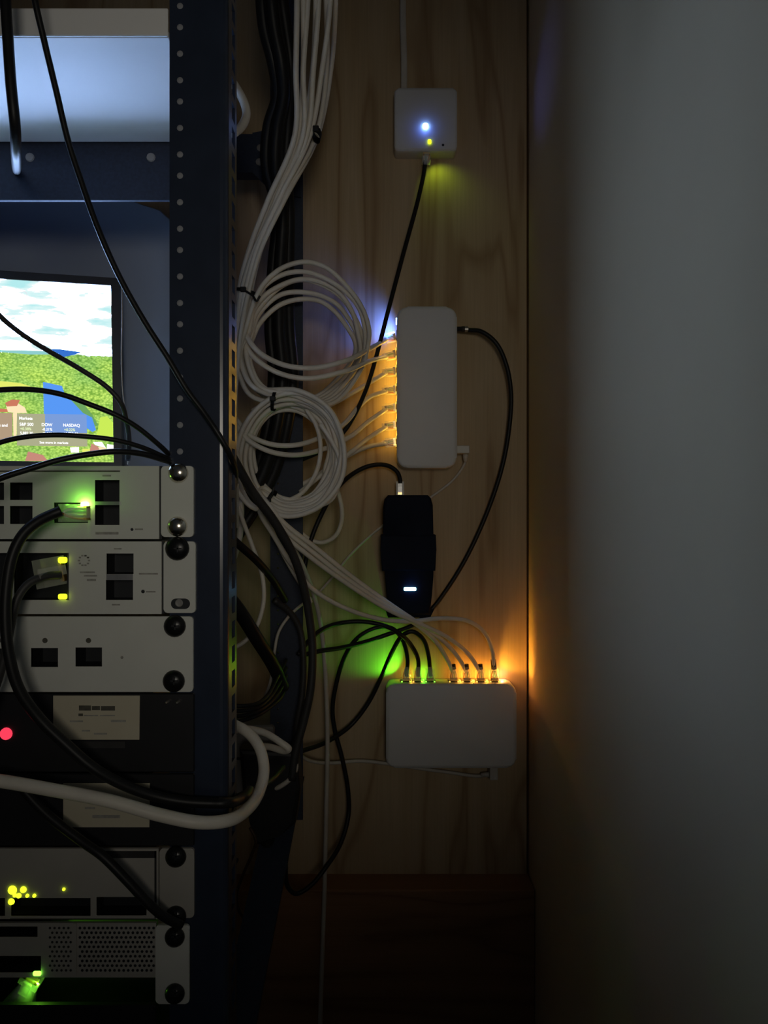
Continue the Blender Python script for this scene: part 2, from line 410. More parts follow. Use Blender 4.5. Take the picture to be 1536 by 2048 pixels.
# picture: sky with clouds above tree-covered hills
def screen_mat():
    m = bpy.data.materials.new('landscape_picture'); m.use_nodes = True; nt = m.node_tree; nt.nodes.clear(); L = nt.links.new
    N = nt.nodes.new
    out = N('ShaderNodeOutputMaterial'); em = N('ShaderNodeEmission'); em.inputs[1].default_value = 1.0
    uv = N('ShaderNodeUVMap'); uv.uv_map = 'UVMap'
    sep = N('ShaderNodeSeparateXYZ'); L(uv.outputs[0], sep.inputs[0])
    mp = N('ShaderNodeMapping'); mp.inputs['Scale'].default_value = (6, 15, 1); mp.inputs['Location'].default_value = (3.3, .4, 0); L(uv.outputs[0], mp.inputs[0])
    n = N('ShaderNodeTexNoise'); n.inputs['Scale'].default_value = 1.1; n.inputs['Detail'].default_value = 5; L(mp.outputs[0], n.inputs['Vector'])
    sk = N('ShaderNodeValToRGB'); E = sk.color_ramp.elements
    E[0].position = .33; E[0].color = (.46, .84, .86, 1); E[1].position = .50; E[1].color = SKY; q = E.new(.45); q.color = (.80, .97, .97, 1)
    a = E.new(.60); a.color = SKY; a = E.new(.64); a.color = (.86, .85, .86, 1); a = E.new(.70); a.color = SKY
    L(n.outputs['Fac'], sk.inputs[0])
    # forest
    mp2 = N('ShaderNodeMapping'); mp2.inputs['Scale'].default_value = (120, 110, 1); L(uv.outputs[0], mp2.inputs[0])
    vo = N('ShaderNodeTexVoronoi'); vo.inputs['Scale'].default_value = 1.0; L(mp2.outputs[0], vo.inputs['Vector'])
    fo = N('ShaderNodeValToRGB'); E = fo.color_ramp.elements
    E[0].position = 0; E[0].color = (.62, .92, .20, 1); E[1].position = .9; E[1].color = (.16, .36, .05, 1); L(vo.outputs['Distance'], fo.inputs[0])
    big = N('ShaderNodeTexNoise'); big.inputs['Scale'].default_value = 6; L(uv.outputs[0], big.inputs['Vector'])
    bmix = N('ShaderNodeMixRGB'); bmix.blend_type = 'MULTIPLY'; bmix.inputs[0].default_value = .5
    br_ = N('ShaderNodeValToRGB'); br_.color_ramp.elements[0].color = (.6, .85, 1.0, 1); br_.color_ramp.elements[0].position = .35; br_.color_ramp.elements[1].color = (1.5, 1.35, 1.0, 1); br_.color_ramp.elements[1].position = .65
    L(big.outputs['Fac'], br_.inputs[0]); L(fo.outputs[0], bmix.inputs[1]); L(br_.outputs[0], bmix.inputs[2])
    # hill line
    sx = N('ShaderNodeMath'); sx.operation = 'MULTIPLY'; sx.inputs[1].default_value = 60; L(sep.outputs['X'], sx.inputs[0])
    hn = N('ShaderNodeTexNoise'); hn.noise_dimensions = '1D'; hn.inputs['Scale'].default_value = 1; L(sx.outputs[0], hn.inputs['W'])
    hr = N('ShaderNodeMath'); hr.operation = 'MULTIPLY_ADD'; hr.inputs[1].default_value = .02; hr.inputs[2].default_value = .59; L(hn.outputs['Fac'], hr.inputs[0])
    lt = N('ShaderNodeMath'); lt.operation = 'LESS_THAN'; L(sep.outputs['Y'], lt.inputs[0]); L(hr.outputs[0], lt.inputs[1])
    fin = N('ShaderNodeMixRGB'); L(lt.outputs[0], fin.inputs[0]); L(sk.outputs[0], fin.inputs[1]); L(bmix.outputs[0], fin.inputs[2])
    L(fin.outputs[0], em.inputs[0]); L(em.outputs[0], out.inputs[0]); return m
SKY = (12.0, 18.5, 34.0, 1)
bm = bmesh.new(); vs = [bm.verts.new(p) for p in (bl, br, tr, tl)]; f = bm.faces.new(vs)
uvl = bm.loops.layers.uv.new('UVMap')
for l, c in zip(f.loops, ((0, 0), (1, 0), (1, 1), (0, 1))): l[uvl].uv = c
me = bpy.data.meshes.new('screen'); bm.to_mesh(me); bm.free(); me.materials.append(screen_mat())
scr = bpy.data.objects.new('screen', me); COL.objects.link(scr); scr.parent = mon; scr.location = -Vector(mon.location)
tag(scr, 'bright screen picture of green hills under a cloudy sky')
E_ = dict(mount=emit('pic_blue_mountain', (.04, .17, .62), 1), hill=emit('pic_far_hill', (.28, .62, .62), 1), lake=emit('pic_lake', (.10, .32, .92), 1), field=emit('pic_field', (.80, .86, .16), 1),
          wall=emit('pic_house_wall', (1.0, .82, .50), 1), roof=emit('pic_roof', (.62, .20, .12), 1), roof2=emit('pic_roof_pink', (.58, .26, .20), 1),
          panel=emit('pic_widget_panel', (.42, .42, .26), 1), panelb=emit('pic_widget_panel_blue', (.20, .34, .70), 1), panelc=emit('pic_widget_panel_brown', (.45, .33, .22), 1),
          text=emit('pic_text', (1, 1, 1), 1.3), plus=emit('pic_text_green', (.85, 1, .55), 1), ring=emit('pic_ring', (.75, .8, .85), 1), tree=emit('pic_tree_light', (.60, .85, .10), 1), bank=emit('pic_river_bank', (.16, .38, .12), 1))
pic = [('mountain', [(88, 703), (100, 699), (118, 698), (140, 701), (163, 704), (150, 709), (128, 714), (100, 707)], 'mount'),
       ('far_hill', [(-40, 699), (20, 700), (70, 701), (90, 703), (98, 709), (60, 709), (0, 704), (-40, 704)], 'hill'),
       ('field', [(-40, 757), (0, 762), (40, 766), (65, 774), (70, 779), (20, 779), (-40, 776)], 'field'),
       ('river_bank', [(120, 785), (146, 789), (165, 805), (185, 830), (196, 850), (180, 860), (150, 830)], 'bank'),
       ('lake', [(86, 764), (92, 765), (124, 772), (128, 784), (142, 800), (166, 826), (184, 835), (192, 860), (185, 864), (172, 855), (120, 835), (88, 830)], 'lake'),
       ('house_wall', [(12, 812), (30, 803), (50, 815), (54, 826), (30, 826), (16, 824)], 'wall'), ('house_roof', [(10, 806), (24, 799), (40, 800), (34, 812), (14, 813)], 'roof'),
       ('house_wall', [(26, 826), (34, 826), (33, 880), (27, 878)], 'wall'), ('house_roof', [(-20, 816), (14, 818), (16, 824), (-20, 824)], 'roof'),
       ('house_roof', [(50, 922), (56, 903), (86, 910), (96, 922)], 'roof2'), ('house_roof', [(178, 906), (183, 887), (196, 893), (202, 906)], 'roof2'),
       ('house_wall', [(196, 893), (212, 896), (213, 904), (202, 906)], 'wall'), ('house_wall', [(140, 895), (158, 894), (158, 905), (142, 905)], 'text'), ('house_wall', [(214, 888), (227, 890), (227, 908), (213, 906)], 'text'),
       ('house_wall', [(186, 884), (204, 884), (212, 896), (190, 890)], 'text'), ('lawn', [(165, 897), (180, 898), (180, 905), (164, 904)], 'field'),
       ('tree', [(196, 858), (200, 835), (214, 832), (226, 845), (226, 872), (210, 878), (192, 872)], 'tree')]
for i, (nm, pts, m) in enumerate(pic): spoly(nm, pts, E_[m], .00015 + i * .00002, scr)
for nm, pts, m in (('widget_panel', [(-60, 824), (25, 826), (25, 884), (-60, 886)], 'panelc'), ('widget_panel', [(34, 827), (90, 828), (90, 892), (34, 891)], 'panel'),
                   ('widget_panel', [(90, 828), (173, 829), (174, 866), (90, 866)], 'panelb'), ('widget_panel', [(90, 866), (174, 866), (175, 893), (90, 892)], 'panel')):
    spoly(nm, pts, E_[m], .0006, scr)
bm = bmesh.new(); ra = [bm.verts.new(on_screen(48 + 6.5 * math.cos(k * .3927), 589 + 6.5 * math.sin(k * .3927), .0006)) for k in range(16)]
rb = [bm.verts.new(on_screen(48 + 5 * math.cos(k * .3927), 589 + 5 * math.sin(k * .3927), .0006)) for k in range(16)]
for k in range(16): bm.faces.new((ra[k], ra[(k + 1) % 16], rb[(k + 1) % 16], rb[k]))
obj('ring_icon', bm, E_['ring'], scr)
def text_mesh(body, size):
    c = bpy.data.curves.new('t', 'FONT'); c.body = body; c.size = size; c.offset = size * .02
    o = bpy.data.objects.new('t', c); COL.objects.link(o)
    dg = bpy.context.evaluated_depsgraph_get(); me = bpy.data.meshes.new_from_object(o.evaluated_get(dg))
    bpy.data.objects.remove(o); bpy.data.curves.remove(c); return me
def screen_text(body, x, y, hpx, m):
    me = text_mesh(body, 1.0)
    o0 = on_screen(x, y, .0008); k = (on_screen(x, y - hpx, .0008) - o0).length / .72
    for v in me.vertices: v.co = o0 + su * (v.co.x * k * .92) + sv * (v.co.y * k)
    me.materials.append(m); o = bpy.data.objects.new('screen_text', me); COL.objects.link(o); o.parent = scr; o.location = -Vector(mon.location)
    o.location = Vector((0, 0, 0))
    return o
for body, x, y, hh, m in (('Markets', 38, 839, 6, 'text'), ('S&P 500', 39, 851, 6, 'text'), ('DOW', 83, 852, 6, 'text'), ('NASDAQ', 126, 853, 6, 'text'),
                          ('+0.38%', 40, 860, 5.5, 'plus'), ('-0.21%', 84, 861, 5.5, 'text'), ('+0.22%', 128, 862, 5.5, 'plus'),
                          ('5,882.30', 40, 868.5, 5.5, 'text'), ('42,992.21', 84, 869.5, 5.5, 'text'), ('19,722.03', 127, 870, 5.5, 'text'), ('See more in markets', 79, 887, 5, 'text'), ('s and', -2, 853, 6, 'text')):
    screen_text(body, x, y, hh, E_[m])

# ------------------------------------------------------------------ rack devices
XL = -.58
def dome_screw(parent, x, y, rpx, m, d=DF, name='screw'):
    r = rpx * d / F; c = P(x, y, d)
    s = obj(name, lathe(c, (0, -1, 0), [(0, r), (.001, r), (.0024, r * .9), (.0036, r * .62), (.0042, r * .25), (.0043, 0)], 20), m, parent, True)
    return s
def cross_slot(parent, x, y, d, s=.0022):
    c = P(x, y, d - .0043); bm = box(c.x - s, c.x + s, c.y - .0002, c.y + .0008, c.z - .0004, c.z + .0004)
    box(c.x - .0004, c.x + .0004, c.y - .0002, c.y + .0008, c.z - s, c.z + s, bm=bm); obj('cross_slot', bm, M['dark'], parent)
def port_rect(x0, y0, x1, y1, d=DF):
    a = P(x0, y1, d); b = P(x1, y0, d); return (a.x, b.x, a.z, b.z)
def mark(parent, x0, y0, x1, y1, m, d=DF, name='print_mark'):
    a = P(x0, y1, d); b = P(x1, y0, d); return obj(name, box(a.x, b.x, d - .00015, d + .00005, a.z, b.z), m, parent)
def ports(parent, rects, depth=.012, m='dark', name='port', d=DF):
    for r in rects: obj(name, pocket(*r, d + .0003, d + depth), M[m], parent)
def led(parent, x, y, wpx, hpx, m, d, name='led', dep=.001):
    a = P(x - wpx / 2, y + hpx / 2, d); b = P(x + wpx / 2, y - hpx / 2, d)
    return obj(name, box(a.x, b.x, d - dep, d, a.z, b.z, min(b.x - a.x, b.z - a.z) * .3, 2), M[m], parent, True)

# -- upper switch
z1 = P(0, 932, DF).z; z0 = P(0, 1078, DF).z
s1 = thing('rack_switch', 'pale grey rack switch with two silver screws and a green-lit cable plug', 'network switch', (-.355, DF, z0), 'pale grey rack devices')
r1 = [port_rect(190, 960, 239, 1003), port_rect(190, 1010, 239, 1050), port_rect(20, 965, 65, 1000), port_rect(20, 1012, 65, 1048), port_rect(-32, 965, 8, 1000), port_rect(-32, 1012, 8, 1048), port_rect(108, 1005, 176, 1046)]
obj('front_plate', plate(XL, P(318, 0, DF).x, z0, z1, DF, DF + .002, r1), M['sw'], s1)
ports(s1, r1[:2], .014, name='fibre_port'); ports(s1, r1[2:], .012)
obj('body', box(XL + .002, P(312, 0, DF).x - .004, DF + .0145, .74, z0 + .001, z1 - .0002), M['sw'], s1)
obj('mounting_ear', slab(rrect(P(322, 0, DF).x, P(387, 0, DF).x, z0 + .0012, z1, .0022), DF, DF + .0022, .0004, 2), M['sw'], s1)
obj('ear_groove', box(P(317, 0, DF).x, P(323, 0, DF).x, DF + .0012, DF + .002, z0, z1), M['dark'], s1)
mark(s1, -200, 941, 240, 944, M['ink'], name='groove')
for x, y in ((357, 946), (355, 1053)): sc_ = dome_screw(s1, x, y, 20, M['silver'])
obj('clear_divider', box(P(190, 0, DF).x, P(239, 0, DF).x, DF - .0003, DF, P(0, 1010, DF).z, P(0, 1003, DF).z), M['metal'], s1)
mark(s1, 191, 1064, 237, 1069, M['inkpale']); mark(s1, 270, 1057, 286, 1060, M['inkpale']); obj('reset_hole', lathe(P(264, 1059, DF), (0, -1, 0), [(0, .0009), (.0001, .0009), (.0001, 0)], 10), M['dark'], s1)
mark(s1, 205, 950, 222, 953, M['inkpale'])
led(s1, 170, 1010, 15, 12, 'l_green2', DF - .001, 'port_led')
# -- second switch
z1 = P(0, 1083, DF).z; z0 = P(0, 1228, DF).z
s2 = thing('rack_switch', 'pale grey rack switch with two square yellow-green lights beside a tall port opening', 'network switch', (-.355, DF, z0), 'pale grey rack devices')
r2 = [port_rect(213, 1107, 267, 1148), port_rect(212, 1160, 266, 1200), port_rect(28, 1106, 137, 1200), port_rect(-40, 1106, 14, 1200)]
obj('front_plate', plate(XL, P(323, 0, DF).x, z0, z1, DF, DF + .002, r2), M['sw'], s2)
ports(s2, r2[:2], .014, name='fibre_port'); ports(s2, r2[2:], .012)
obj('body', box(XL + .002, P(312, 0, DF).x - .004, DF + .0145, .70, z0 + .001, z1 - .001), M['sw'], s2)
obj('mounting_ear', slab(rrect(P(327, 0, DF).x, P(391, 0, DF).x, z0 + .0006, z1, .0022), DF, DF + .0022, .0004, 2), M['sw'], s2)
obj('ear_groove', box(P(322, 0, DF).x, P(328, 0, DF).x, DF + .0012, DF + .002, z0, z1), M['dark'], s2)
sc_ = dome_screw(s2, 355, 1097, 24, M['blackscrew']); cross_slot(sc_, 355, 1097, DF)
obj('slotted_hole', slab(rrect(P(342, 0, DF).x, P(380, 0, DF).x, P(0, 1218, DF).z, P(0, 1197, DF).z, .0030), DF - .0001, DF + .001), M['dark'], s2)
obj('hole_thread', lathe(P(358, 1206, DF - .0002), (0, -1, 0), [(0, .0024), (.0003, .0020), (.0001, .001), (.0001, 0)], 12), M['outlet'], s2)
obj('port_divider', box(P(213, 0, DF).x, P(266, 0, DF).x, DF - .0003, DF, P(0, 1160, DF).z, P(0, 1148, DF).z), M['metal'], s2)
led(s2, 126, 1120, 17, 12, 'l_yellow', DF - .0008, 'port_led'); led(s2, 126, 1193, 17, 11, 'l_yellow', DF - .0008, 'port_led')
obj('port_rib', pxbox(134, 137, 1106, 1200, DF - .0003, .008), M['dark'], s2)
mark(s2, 278, 1146, 316, 1149, M['inkpale']); mark(s2, 292, 1182, 311, 1185, M['inkpale']); obj('reset_hole', lathe(P(286, 1183, DF), (0, -1, 0), [(0, .0011), (.0001, .0011), (.0001, 0)], 10), M['dark'], s2)
mark(s2, 228, 1096, 243, 1099, M['inkpale']); mark(s2, 224, 1208, 240, 1211, M['inkpale'])
for k in range(10):
    a = R(36 * k); mark(s2, 168 + 10 * math.cos(a) - 2.2, 1121 + 10 * math.sin(a) - 1.6, 168 + 10 * math.cos(a) + 2.2, 1121 + 10 * math.sin(a) + 1.6, M['ink'] if k in (8, 9) else M['inkpale'], name='logo_mark')
mark(s2, 160, 1143, 190, 1146, M['inkpale']); mark(s2, 168, 1150, 194, 1153, M['inkpale']); mark(s2, 174, 1158, 192, 1162, M['inkpale'])
# -- patch panel
z1 = P(0, 1233, DF).z; z0 = P(0, 1384, DF).z
s3 = thing('patch_panel', 'pale grey patch panel with two empty square sockets and black screws', 'patch panel', (-.355, DF, z0), 'pale grey rack devices')
r3 = [port_rect(62, 1296, 116, 1334), port_rect(151, 1295, 204, 1333), port_rect(-30, 1297, 24, 1335)]
xr = P(386, 0, DF).x
obj('front_plate', plate(XL, P(372, 0, DF).x, z0, z1, DF, DF + .0022, r3), M['sw'], s3)
obj('plate_end', slab([(P(372, 0, DF).x, z1), (P(372, 0, DF).x, z0), (xr - .002, z0), (xr - .0006, z0 + .0006), (xr, z0 + .002), (xr, z1 - .002), (xr - .0006, z1 - .0006), (xr - .002, z1)], DF, DF + .0022), M['sw'], s3)
ports(s3, r3, .016, name='keystone_socket')
for x in (90, 177, -3): obj('marker_dot', lathe(P(x, 1281, DF), (0, -1, 0), [(0, .0016), (.0001, .0016), (.0001, 0)], 12), M['ink'], s3)
obj('marker_dot', lathe(P(244, 1315, DF), (0, -1, 0), [(0, .0009), (.0001, .0009), (.0001, 0)], 12), M['inkpale'], s3)
for x, y in ((350, 1252), (348, 1362)):
    sc_ = dome_screw(s3, x, y, 22, M['blackscrew']); cross_slot(sc_, x, y, DF)
# -- black devices with labels
def black_unit(y0, y1, label, lab, ltag, cut):
    z1 = P(0, y0, DF).z; z0 = P(0, y1, DF).z
    s = thing('black_rack_unit', label, 'rack unit', (-.355, DF, z0), 'black rack units')
    obj('front_plate', box(XL, P(388, 0, DF).x, DF, DF + .0022, z0, z1, .0006, 1), M['blackdev'], s)
    obj('body', box(XL + .002, P(300, 0, DF).x, DF + .0022, .72, z0 + .001, z1 - .001), M['blackdev'], s)
    x0, yt, x1, yb = lab
    o = [XZ(x0, yt, DF), XZ(x1, yt, DF), XZ(x1 - 1, yb, DF)] + ([XZ(x0 + 24, yb, DF), XZ(x0, yb - 26, DF)] if cut else [XZ(x0, yb, DF)])
    st = obj('paper_label', slab(o, DF - .0004, DF), M['labelp'], s); st['label'] = ltag
    return s, st
s4, st4 = black_unit(1387, 1545, 'black rack unit with a red light and a printed cream label with one cut corner', (107, 1391, 280, 1479), 'cream paper label with a dark printed line', True)
for x0, y0, x1, y1, m in ((158, 1411, 182, 1421, 'ink'), (184, 1412, 200, 1420, 'ink'), (202, 1412, 230, 1421, 'ink'), (157, 1427, 166, 1432, 'ink'), (168, 1430, 196, 1432, 'inkpale'), (200, 1430, 230, 1432, 'inkpale'),
                          (140, 1441, 166, 1444, 'inkpale'), (222, 1440, 252, 1444, 'inkpale'), (164, 1460, 180, 1463, 'inkpale'), (188, 1466, 214, 1469, 'inkpale')):
    mark(st4, x0, y0, x1, y1, M[m], DF - .0004)
mark(s4, 140, 1483, 250, 1496, M['gcable'], name='faint_strip')
obj('red_light', lathe(P(13, 1467, DF), (0, -1, 0), [(0, .0036), (.0012, .0035), (.002, .0022), (.0022, 0)], 16), M['l_red'], s4, True)
for x in (336, 357): dome_screw(s4, x, 1403, 4, M['steel'])
s5, st5 = black_unit(1548, 1692, 'black rack unit with a plain cream label behind the thick white cable', (127, 1566, 300, 1654), 'cream paper label with faded print', False)
for x0, y0, x1, y1 in ((170, 1614, 190, 1618), (240, 1614, 280, 1618), (185, 1630, 240, 1636)): mark(st5, x0, y0, x1, y1, M['inkpale'], DF - .0004)
# -- lower grey unit with dark port row
z1 = P(0, 1697, DF).z; z0 = P(0, 1838, DF).z
s6 = thing('rack_appliance', 'dim grey rack appliance with yellow-green lights above dark port rows', 'rack unit', (-.355, DF, z0), 'dim grey rack units')
r6 = [port_rect(22, 1796, 181, 1832), port_rect(193, 1794, 293, 1831), port_rect(-60, 1796, 10, 1832)]
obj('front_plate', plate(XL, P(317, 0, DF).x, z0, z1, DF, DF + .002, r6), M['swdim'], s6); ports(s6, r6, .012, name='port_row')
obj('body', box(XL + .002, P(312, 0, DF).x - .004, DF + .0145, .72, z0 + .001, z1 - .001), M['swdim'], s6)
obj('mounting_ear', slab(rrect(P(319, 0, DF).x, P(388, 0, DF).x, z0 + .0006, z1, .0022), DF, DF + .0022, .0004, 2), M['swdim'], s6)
for a, b_, c, d_ in ((200, 1702, 312, 1716), (309, 1702, 313, 1836), (20, 1837, 312, 1839)): mark(s6, a, b_, c, d_, M['gcable'], name='frame_line')
for x, y in ((352, 1713), (352, 1832)):
    sc_ = dome_screw(s6, x, y, 21, M['blackscrew']); cross_slot(sc_, x, y, DF)
for x, y, r in ((25, 1780, 9), (47, 1779, 6.5), (38, 1791, 5), (55, 1791, 3.5), (69, 1791, 3.5), (23, 1803, 6.5), (128, 1778, 3), (30, 1790, 4)):
    obj('status_light', lathe(P(x, y, DF), (0, -1, 0), [(0, r * DF / F), (.0008, r * DF / F * .9), (.0014, 0)], 14), M['l_yellow'], s6, True)
# -- perforated unit
z1 = P(0, 1846, DF).z; z0 = P(0, 1955, DF).z
s7 = thing('vented_rack_unit', 'dim grey rack unit with a perforated vent grille at the bottom', 'rack unit', (-.355, DF, z0), 'dim grey rack units')
holes = []
hx = 9.2 * DF / F; vent_holes = []
for j in range(10):
    for i in range(17):
        x = 160 + i * 9.2 + (4.6 if j % 2 else 0); y = 1856 + j * 9.4
        if x < 308: vent_holes.append((x, y))
r7 = [port_rect(-60, 1853, 75, 1874), port_rect(-60, 1912, 82, 1945)]
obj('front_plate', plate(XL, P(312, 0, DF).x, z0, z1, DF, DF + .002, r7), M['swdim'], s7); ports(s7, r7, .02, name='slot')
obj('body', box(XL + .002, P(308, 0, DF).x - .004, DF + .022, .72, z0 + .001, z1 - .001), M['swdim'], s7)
obj('mounting_ear', slab(rrect(P(312, 0, DF).x, P(379, 0, DF).x, P(0, 2006, DF).z, P(0, 1849, DF).z, .0022), DF - .001, DF + .0012, .0004, 2), M['sw'], s7)
vb = bmesh.new()
for x, y in vent_holes: lathe(P(x, y, DF), (0, -1, 0), [(0, .0009), (.0001, .0009), (.0001, 0)], 6, vb)
vg = obj('vent_holes', vb, M['dark'], s7); vg['kind'] = 'stuff'
vb = bmesh.new()
for j in range(10):
    for i in range(5): lathe(P(100 + i * 9.2 + (4.6 if j % 2 else 0), 1856 + j * 9.4, DF), (0, -1, 0), [(0, .0008), (.0001, .0008), (.0001, 0)], 6, vb)
vg = obj('vent_holes', vb, M['gcable'], s7); vg['kind'] = 'stuff'
for x, y in ((350, 1873), (350, 1986)):
    sc_ = dome_screw(s7, x, y, 20, M['blackscrew'], DF - .001); cross_slot(sc_, x, y, DF - .001)
obj('vent_frame', pxbox(146, 153, 1848, 1952, DF - .0006, .0006), M['swdim'], s7)
# -- black unit at the very bottom
z1 = P(0, 1957, DF).z; z0 = P(0, 2120, DF).z
s8 = thing('black_rack_tray', 'black rack tray under the vented unit, lit green at its left end', 'rack tray', (-.355, DF, z0))
obj('front_lip', box(XL, P(310, 0, DF).x, DF + .001, DF + .004, z0, P(0, 2012, DF).z), M['blackdev'], s8)
obj('tray_floor', box(XL, P(310, 0, DF).x, DF + .004, .72, z0, z0 + .002), M['blackdev'], s8)
obj('back', box(XL, P(310, 0, DF).x, .50, .504, z0, z1), M['blackdev'], s8)

# ------------------------------------------------------------------ cables
def rj45(parent, tip, direction, length=.0135, half=.0056, m='clear', strands=True, facing=None):
    """clear modular plug: body from tip backwards; direction points from the socket out to the cable"""
    d = Vector(direction).normalized(); up = Vector((0, -1, 0))
    up = (up - d * up.dot(d)).normalized(); s = d.cross(up)
    def hexa(a, b, hs, hu, ou=0.0):
        bm = bmesh.new(); va = []; vb = []
        for i, j in ((-1, -1), (1, -1), (1, 1), (-1, 1)):
            va.append(bm.verts.new(a + s * hs * i + up * (hu * j + ou))); vb.append(bm.verts.new(b + s * hs * i + up * (hu * j + ou)))
        for i in range(4): bm.faces.new((va[i], va[(i + 1) % 4], vb[(i + 1) % 4], vb[i]))
        bm.faces.new(va); bm.faces.new(vb); return bm
    pl = obj('plug', hexa(tip, tip + d * length, half, .004), M[m], parent)
    obj('latch', hexa(tip + d * .002, tip + d * (length + .004), .0028, .0006, .0062), M[m], pl)
    obj('contacts', hexa(tip + d * .0005, tip + d * .0035, half * .8, .0012, .0030), M['gold'], pl)
    if strands:
        for k in range(4):
            off = (k - 1.5) * half * .42
            pts = [tip + d * .001 + s * off, tip + d * (length * .45) + s * off * .95 + up * .001, tip + d * (length * .85) + s * off * .45, tip + d * length]
            obj('wire_strand', tube(spline(pts, 3), .0008, 6), M[('worange', 'wwhite', 'wgreen', 'wwhite')[k]], pl)
    return pl

CN = [0]
def cable(name, label, m, wpx, pts, cat='cable', group=None, n=10, plug=None, boot=None, flat=1.0, radius=None):
    """pts: (x, y, depth) knots along the real run of the cable"""
    p3 = [P(*p) for p in pts]
    mid = pts[len(pts) // 2]
    r = radius or wpx / 2.0 * mid[2] / F
    root = thing(name, label, cat, min(p3, key=lambda v: v.z), group)
    obj('jacket', tube(spline(p3), r, n, flat=flat), M[m], root, True)
    if plug is not None:
        tip, direction = plug
        rj45(root, tip, direction)
    if boot is not None:
        a, b, rr, bmname = boot
        obj('boot', tube([a, a.lerp(b, .5), b], rr, 10), M[bmname], root, True)
    return root

# --- vertical white switch on the plywood
FD = .930
a = P(794, 936, FD); b = P(914, 613, FD)
v1 = thing('wall_switch', 'white upright network switch on the plywood with seven lit ports on its left', 'network switch', (a.x, .963, a.z), 'white wall devices')
obj('body', slab(rrect(a.x, b.x, a.z, b.z, .013, 8), FD, .963, .0035, 3), M['white'], v1, True)
PY = [673, 708, 742, 779, 815, 850, 884]
PD = .9465
for i, y in enumerate(PY):
    c = P(794, y, PD); c.x = a.x
    obj('port', box(a.x - .0006, a.x + .0004, PD - .0075, PD + .0075, c.z - .0068, c.z + .0068, .0004, 1), M['dark'], v1)
    if i > 0:
        obj('port_led', box(a.x - .0012, a.x - .0006, PD - .0072, PD - .0052, c.z + .0035, c.z + .0062), M['l_orange'], v1)
        obj('port_led', box(a.x - .0012, a.x - .0006, PD - .0072, PD - .0052, c.z - .0062, c.z - .0035), M['l_orange'], v1)
zl = P(0, 645, PD).z
obj('system_led', box(a.x - .0012, a.x + .0003, PD - .007, PD - .004, zl - .004, zl + .004, .0003, 1), M['l_blue'], v1)
for i, y in enumerate(PY):
    z = P(0, y, PD).z
    if i > 0: lamp('port_led_light', 'POINT', (a.x - .0045, PD + .002, z + .0090), (1.0, .57, .06), .0085, .001)
lamp('system_led_light', 'SPOT', (a.x - .004, PD - .007, P(0, 664, PD).z), (.07, .18, 1.0), .27, .0015, (a.x - .026, PD + .016, P(0, 655, PD).z), 120, .7)
obj('power_socket', box(b.x - .0004, b.x + .0008, .938, .952, P(0, 664, .945).z, P(0, 652, .945).z, .0003, 1), M['dark'], v1)

# --- lower white switch
a2 = P(772, 1536, FD); b2 = P(1033, 1368, FD)
v2 = thing('wall_switch', 'white wide network switch low on the plywood with ports along its top', 'network switch', (a2.x, .963, a2.z), 'white wall devices')
obj('body', slab(rrect(a2.x, b2.x, a2.z, b2.z, .011, 8), FD, .963, .0035, 3), M['white'], v2, True)
LX = [(812, 'g'), (835, 'o'), (860, 'g'), (907, 'o'), (933, 'o'), (961, 'o'), (988, 'o')]
for i, (x, c) in enumerate(LX):
    px = P(x, 0, PD).x
    obj('port', box(px - .0068, px + .0068, PD - .0075, PD + .0075, b2.z - .0004, b2.z + .0006, .0004, 1), M['dark'], v2)
    for s in (-1, 1):
        lm = 'l_green' if c == 'g' else 'l_orange'
        obj('port_led', box(px + s * .0052 - .0009, px + s * .0052 + .0009, PD - .0074, PD - .0062, b2.z + .0002, b2.z + .0009), M[lm], v2)
    if c == 'g': col, pw = (.14, 1.0, .03), .011
    else: col, pw = (1.0, .40, .035), (.012 if i > 2 else .007)
    if i == 0: lamp('port_led_light', 'SPOT', (px - .0080, PD - .001, b2.z + .004), (.12, 1.0, .025), .13, .001, (px - .034, PD + .012, b2.z + .034), 112, .7)
    else: lamp('port_led_light', 'POINT', (px - (.0085 if i < 3 else -.0085), PD + (.004 if c == 'o' else .008), b2.z + .006), col, pw, .001)
px = P(1003, 0, PD).x
obj('system_led', box(px - .001, px + .001, PD - .007, PD - .005, b2.z + .0004, b2.z + .0014), M['l_white'], v2)
lamp('system_led_light', 'POINT', (px + .003, PD + .010, b2.z + .006), (1.0, .5, .4), .003, .001)
lamp('port_led_light', 'SPOT', (P(985, 0, PD).x, PD + .002, b2.z + .004), (1.0, .46, .04), .19, .002, (RW, PD + .004, b2.z + .040), 84, .45)

# --- small white access box with a blue light
AD = .940
a3 = P(789, 301, AD); b3 = P(914, 176, AD)
v3 = thing('access_point', 'small square white box with a blue light high on the plywood', 'access point', (a3.x, .963, a3.z), 'white wall devices')
obj('body', slab(rrect(a3.x, b3.x, a3.z, b3.z, .0045, 6), AD, .963, .003, 3), M['white'], v3, True)
led(v3, 851, 253, 11, 11, 'l_blue', AD - .0002, 'status_led', .0012)
obj('pin_hole', lathe(P(886, 290, AD), (0, -1, 0), [(0, .0016), (.0001, .0016), (.0001, 0)], 10), M['dark'], v3)
led(v3, 859, 284, 7, 9, 'l_yellow', AD - .0006, 'port_led', .002)
lamp('status_led_light', 'POINT', P(851, 253, AD - .008), (.10, .20, 1.0), .0040, .001)
lamp('wall_glow_light', 'SPOT', P(851, 251, AD - .006), (.10, .14, 1.0), .055, .001, P(1130, 150, .86), 60, 1.0)
lamp('port_led_light', 'SPOT', P(866, 313, .942), (.60, 1.0, .04), .024, .001, P(882, 372, .962), 115, .9)
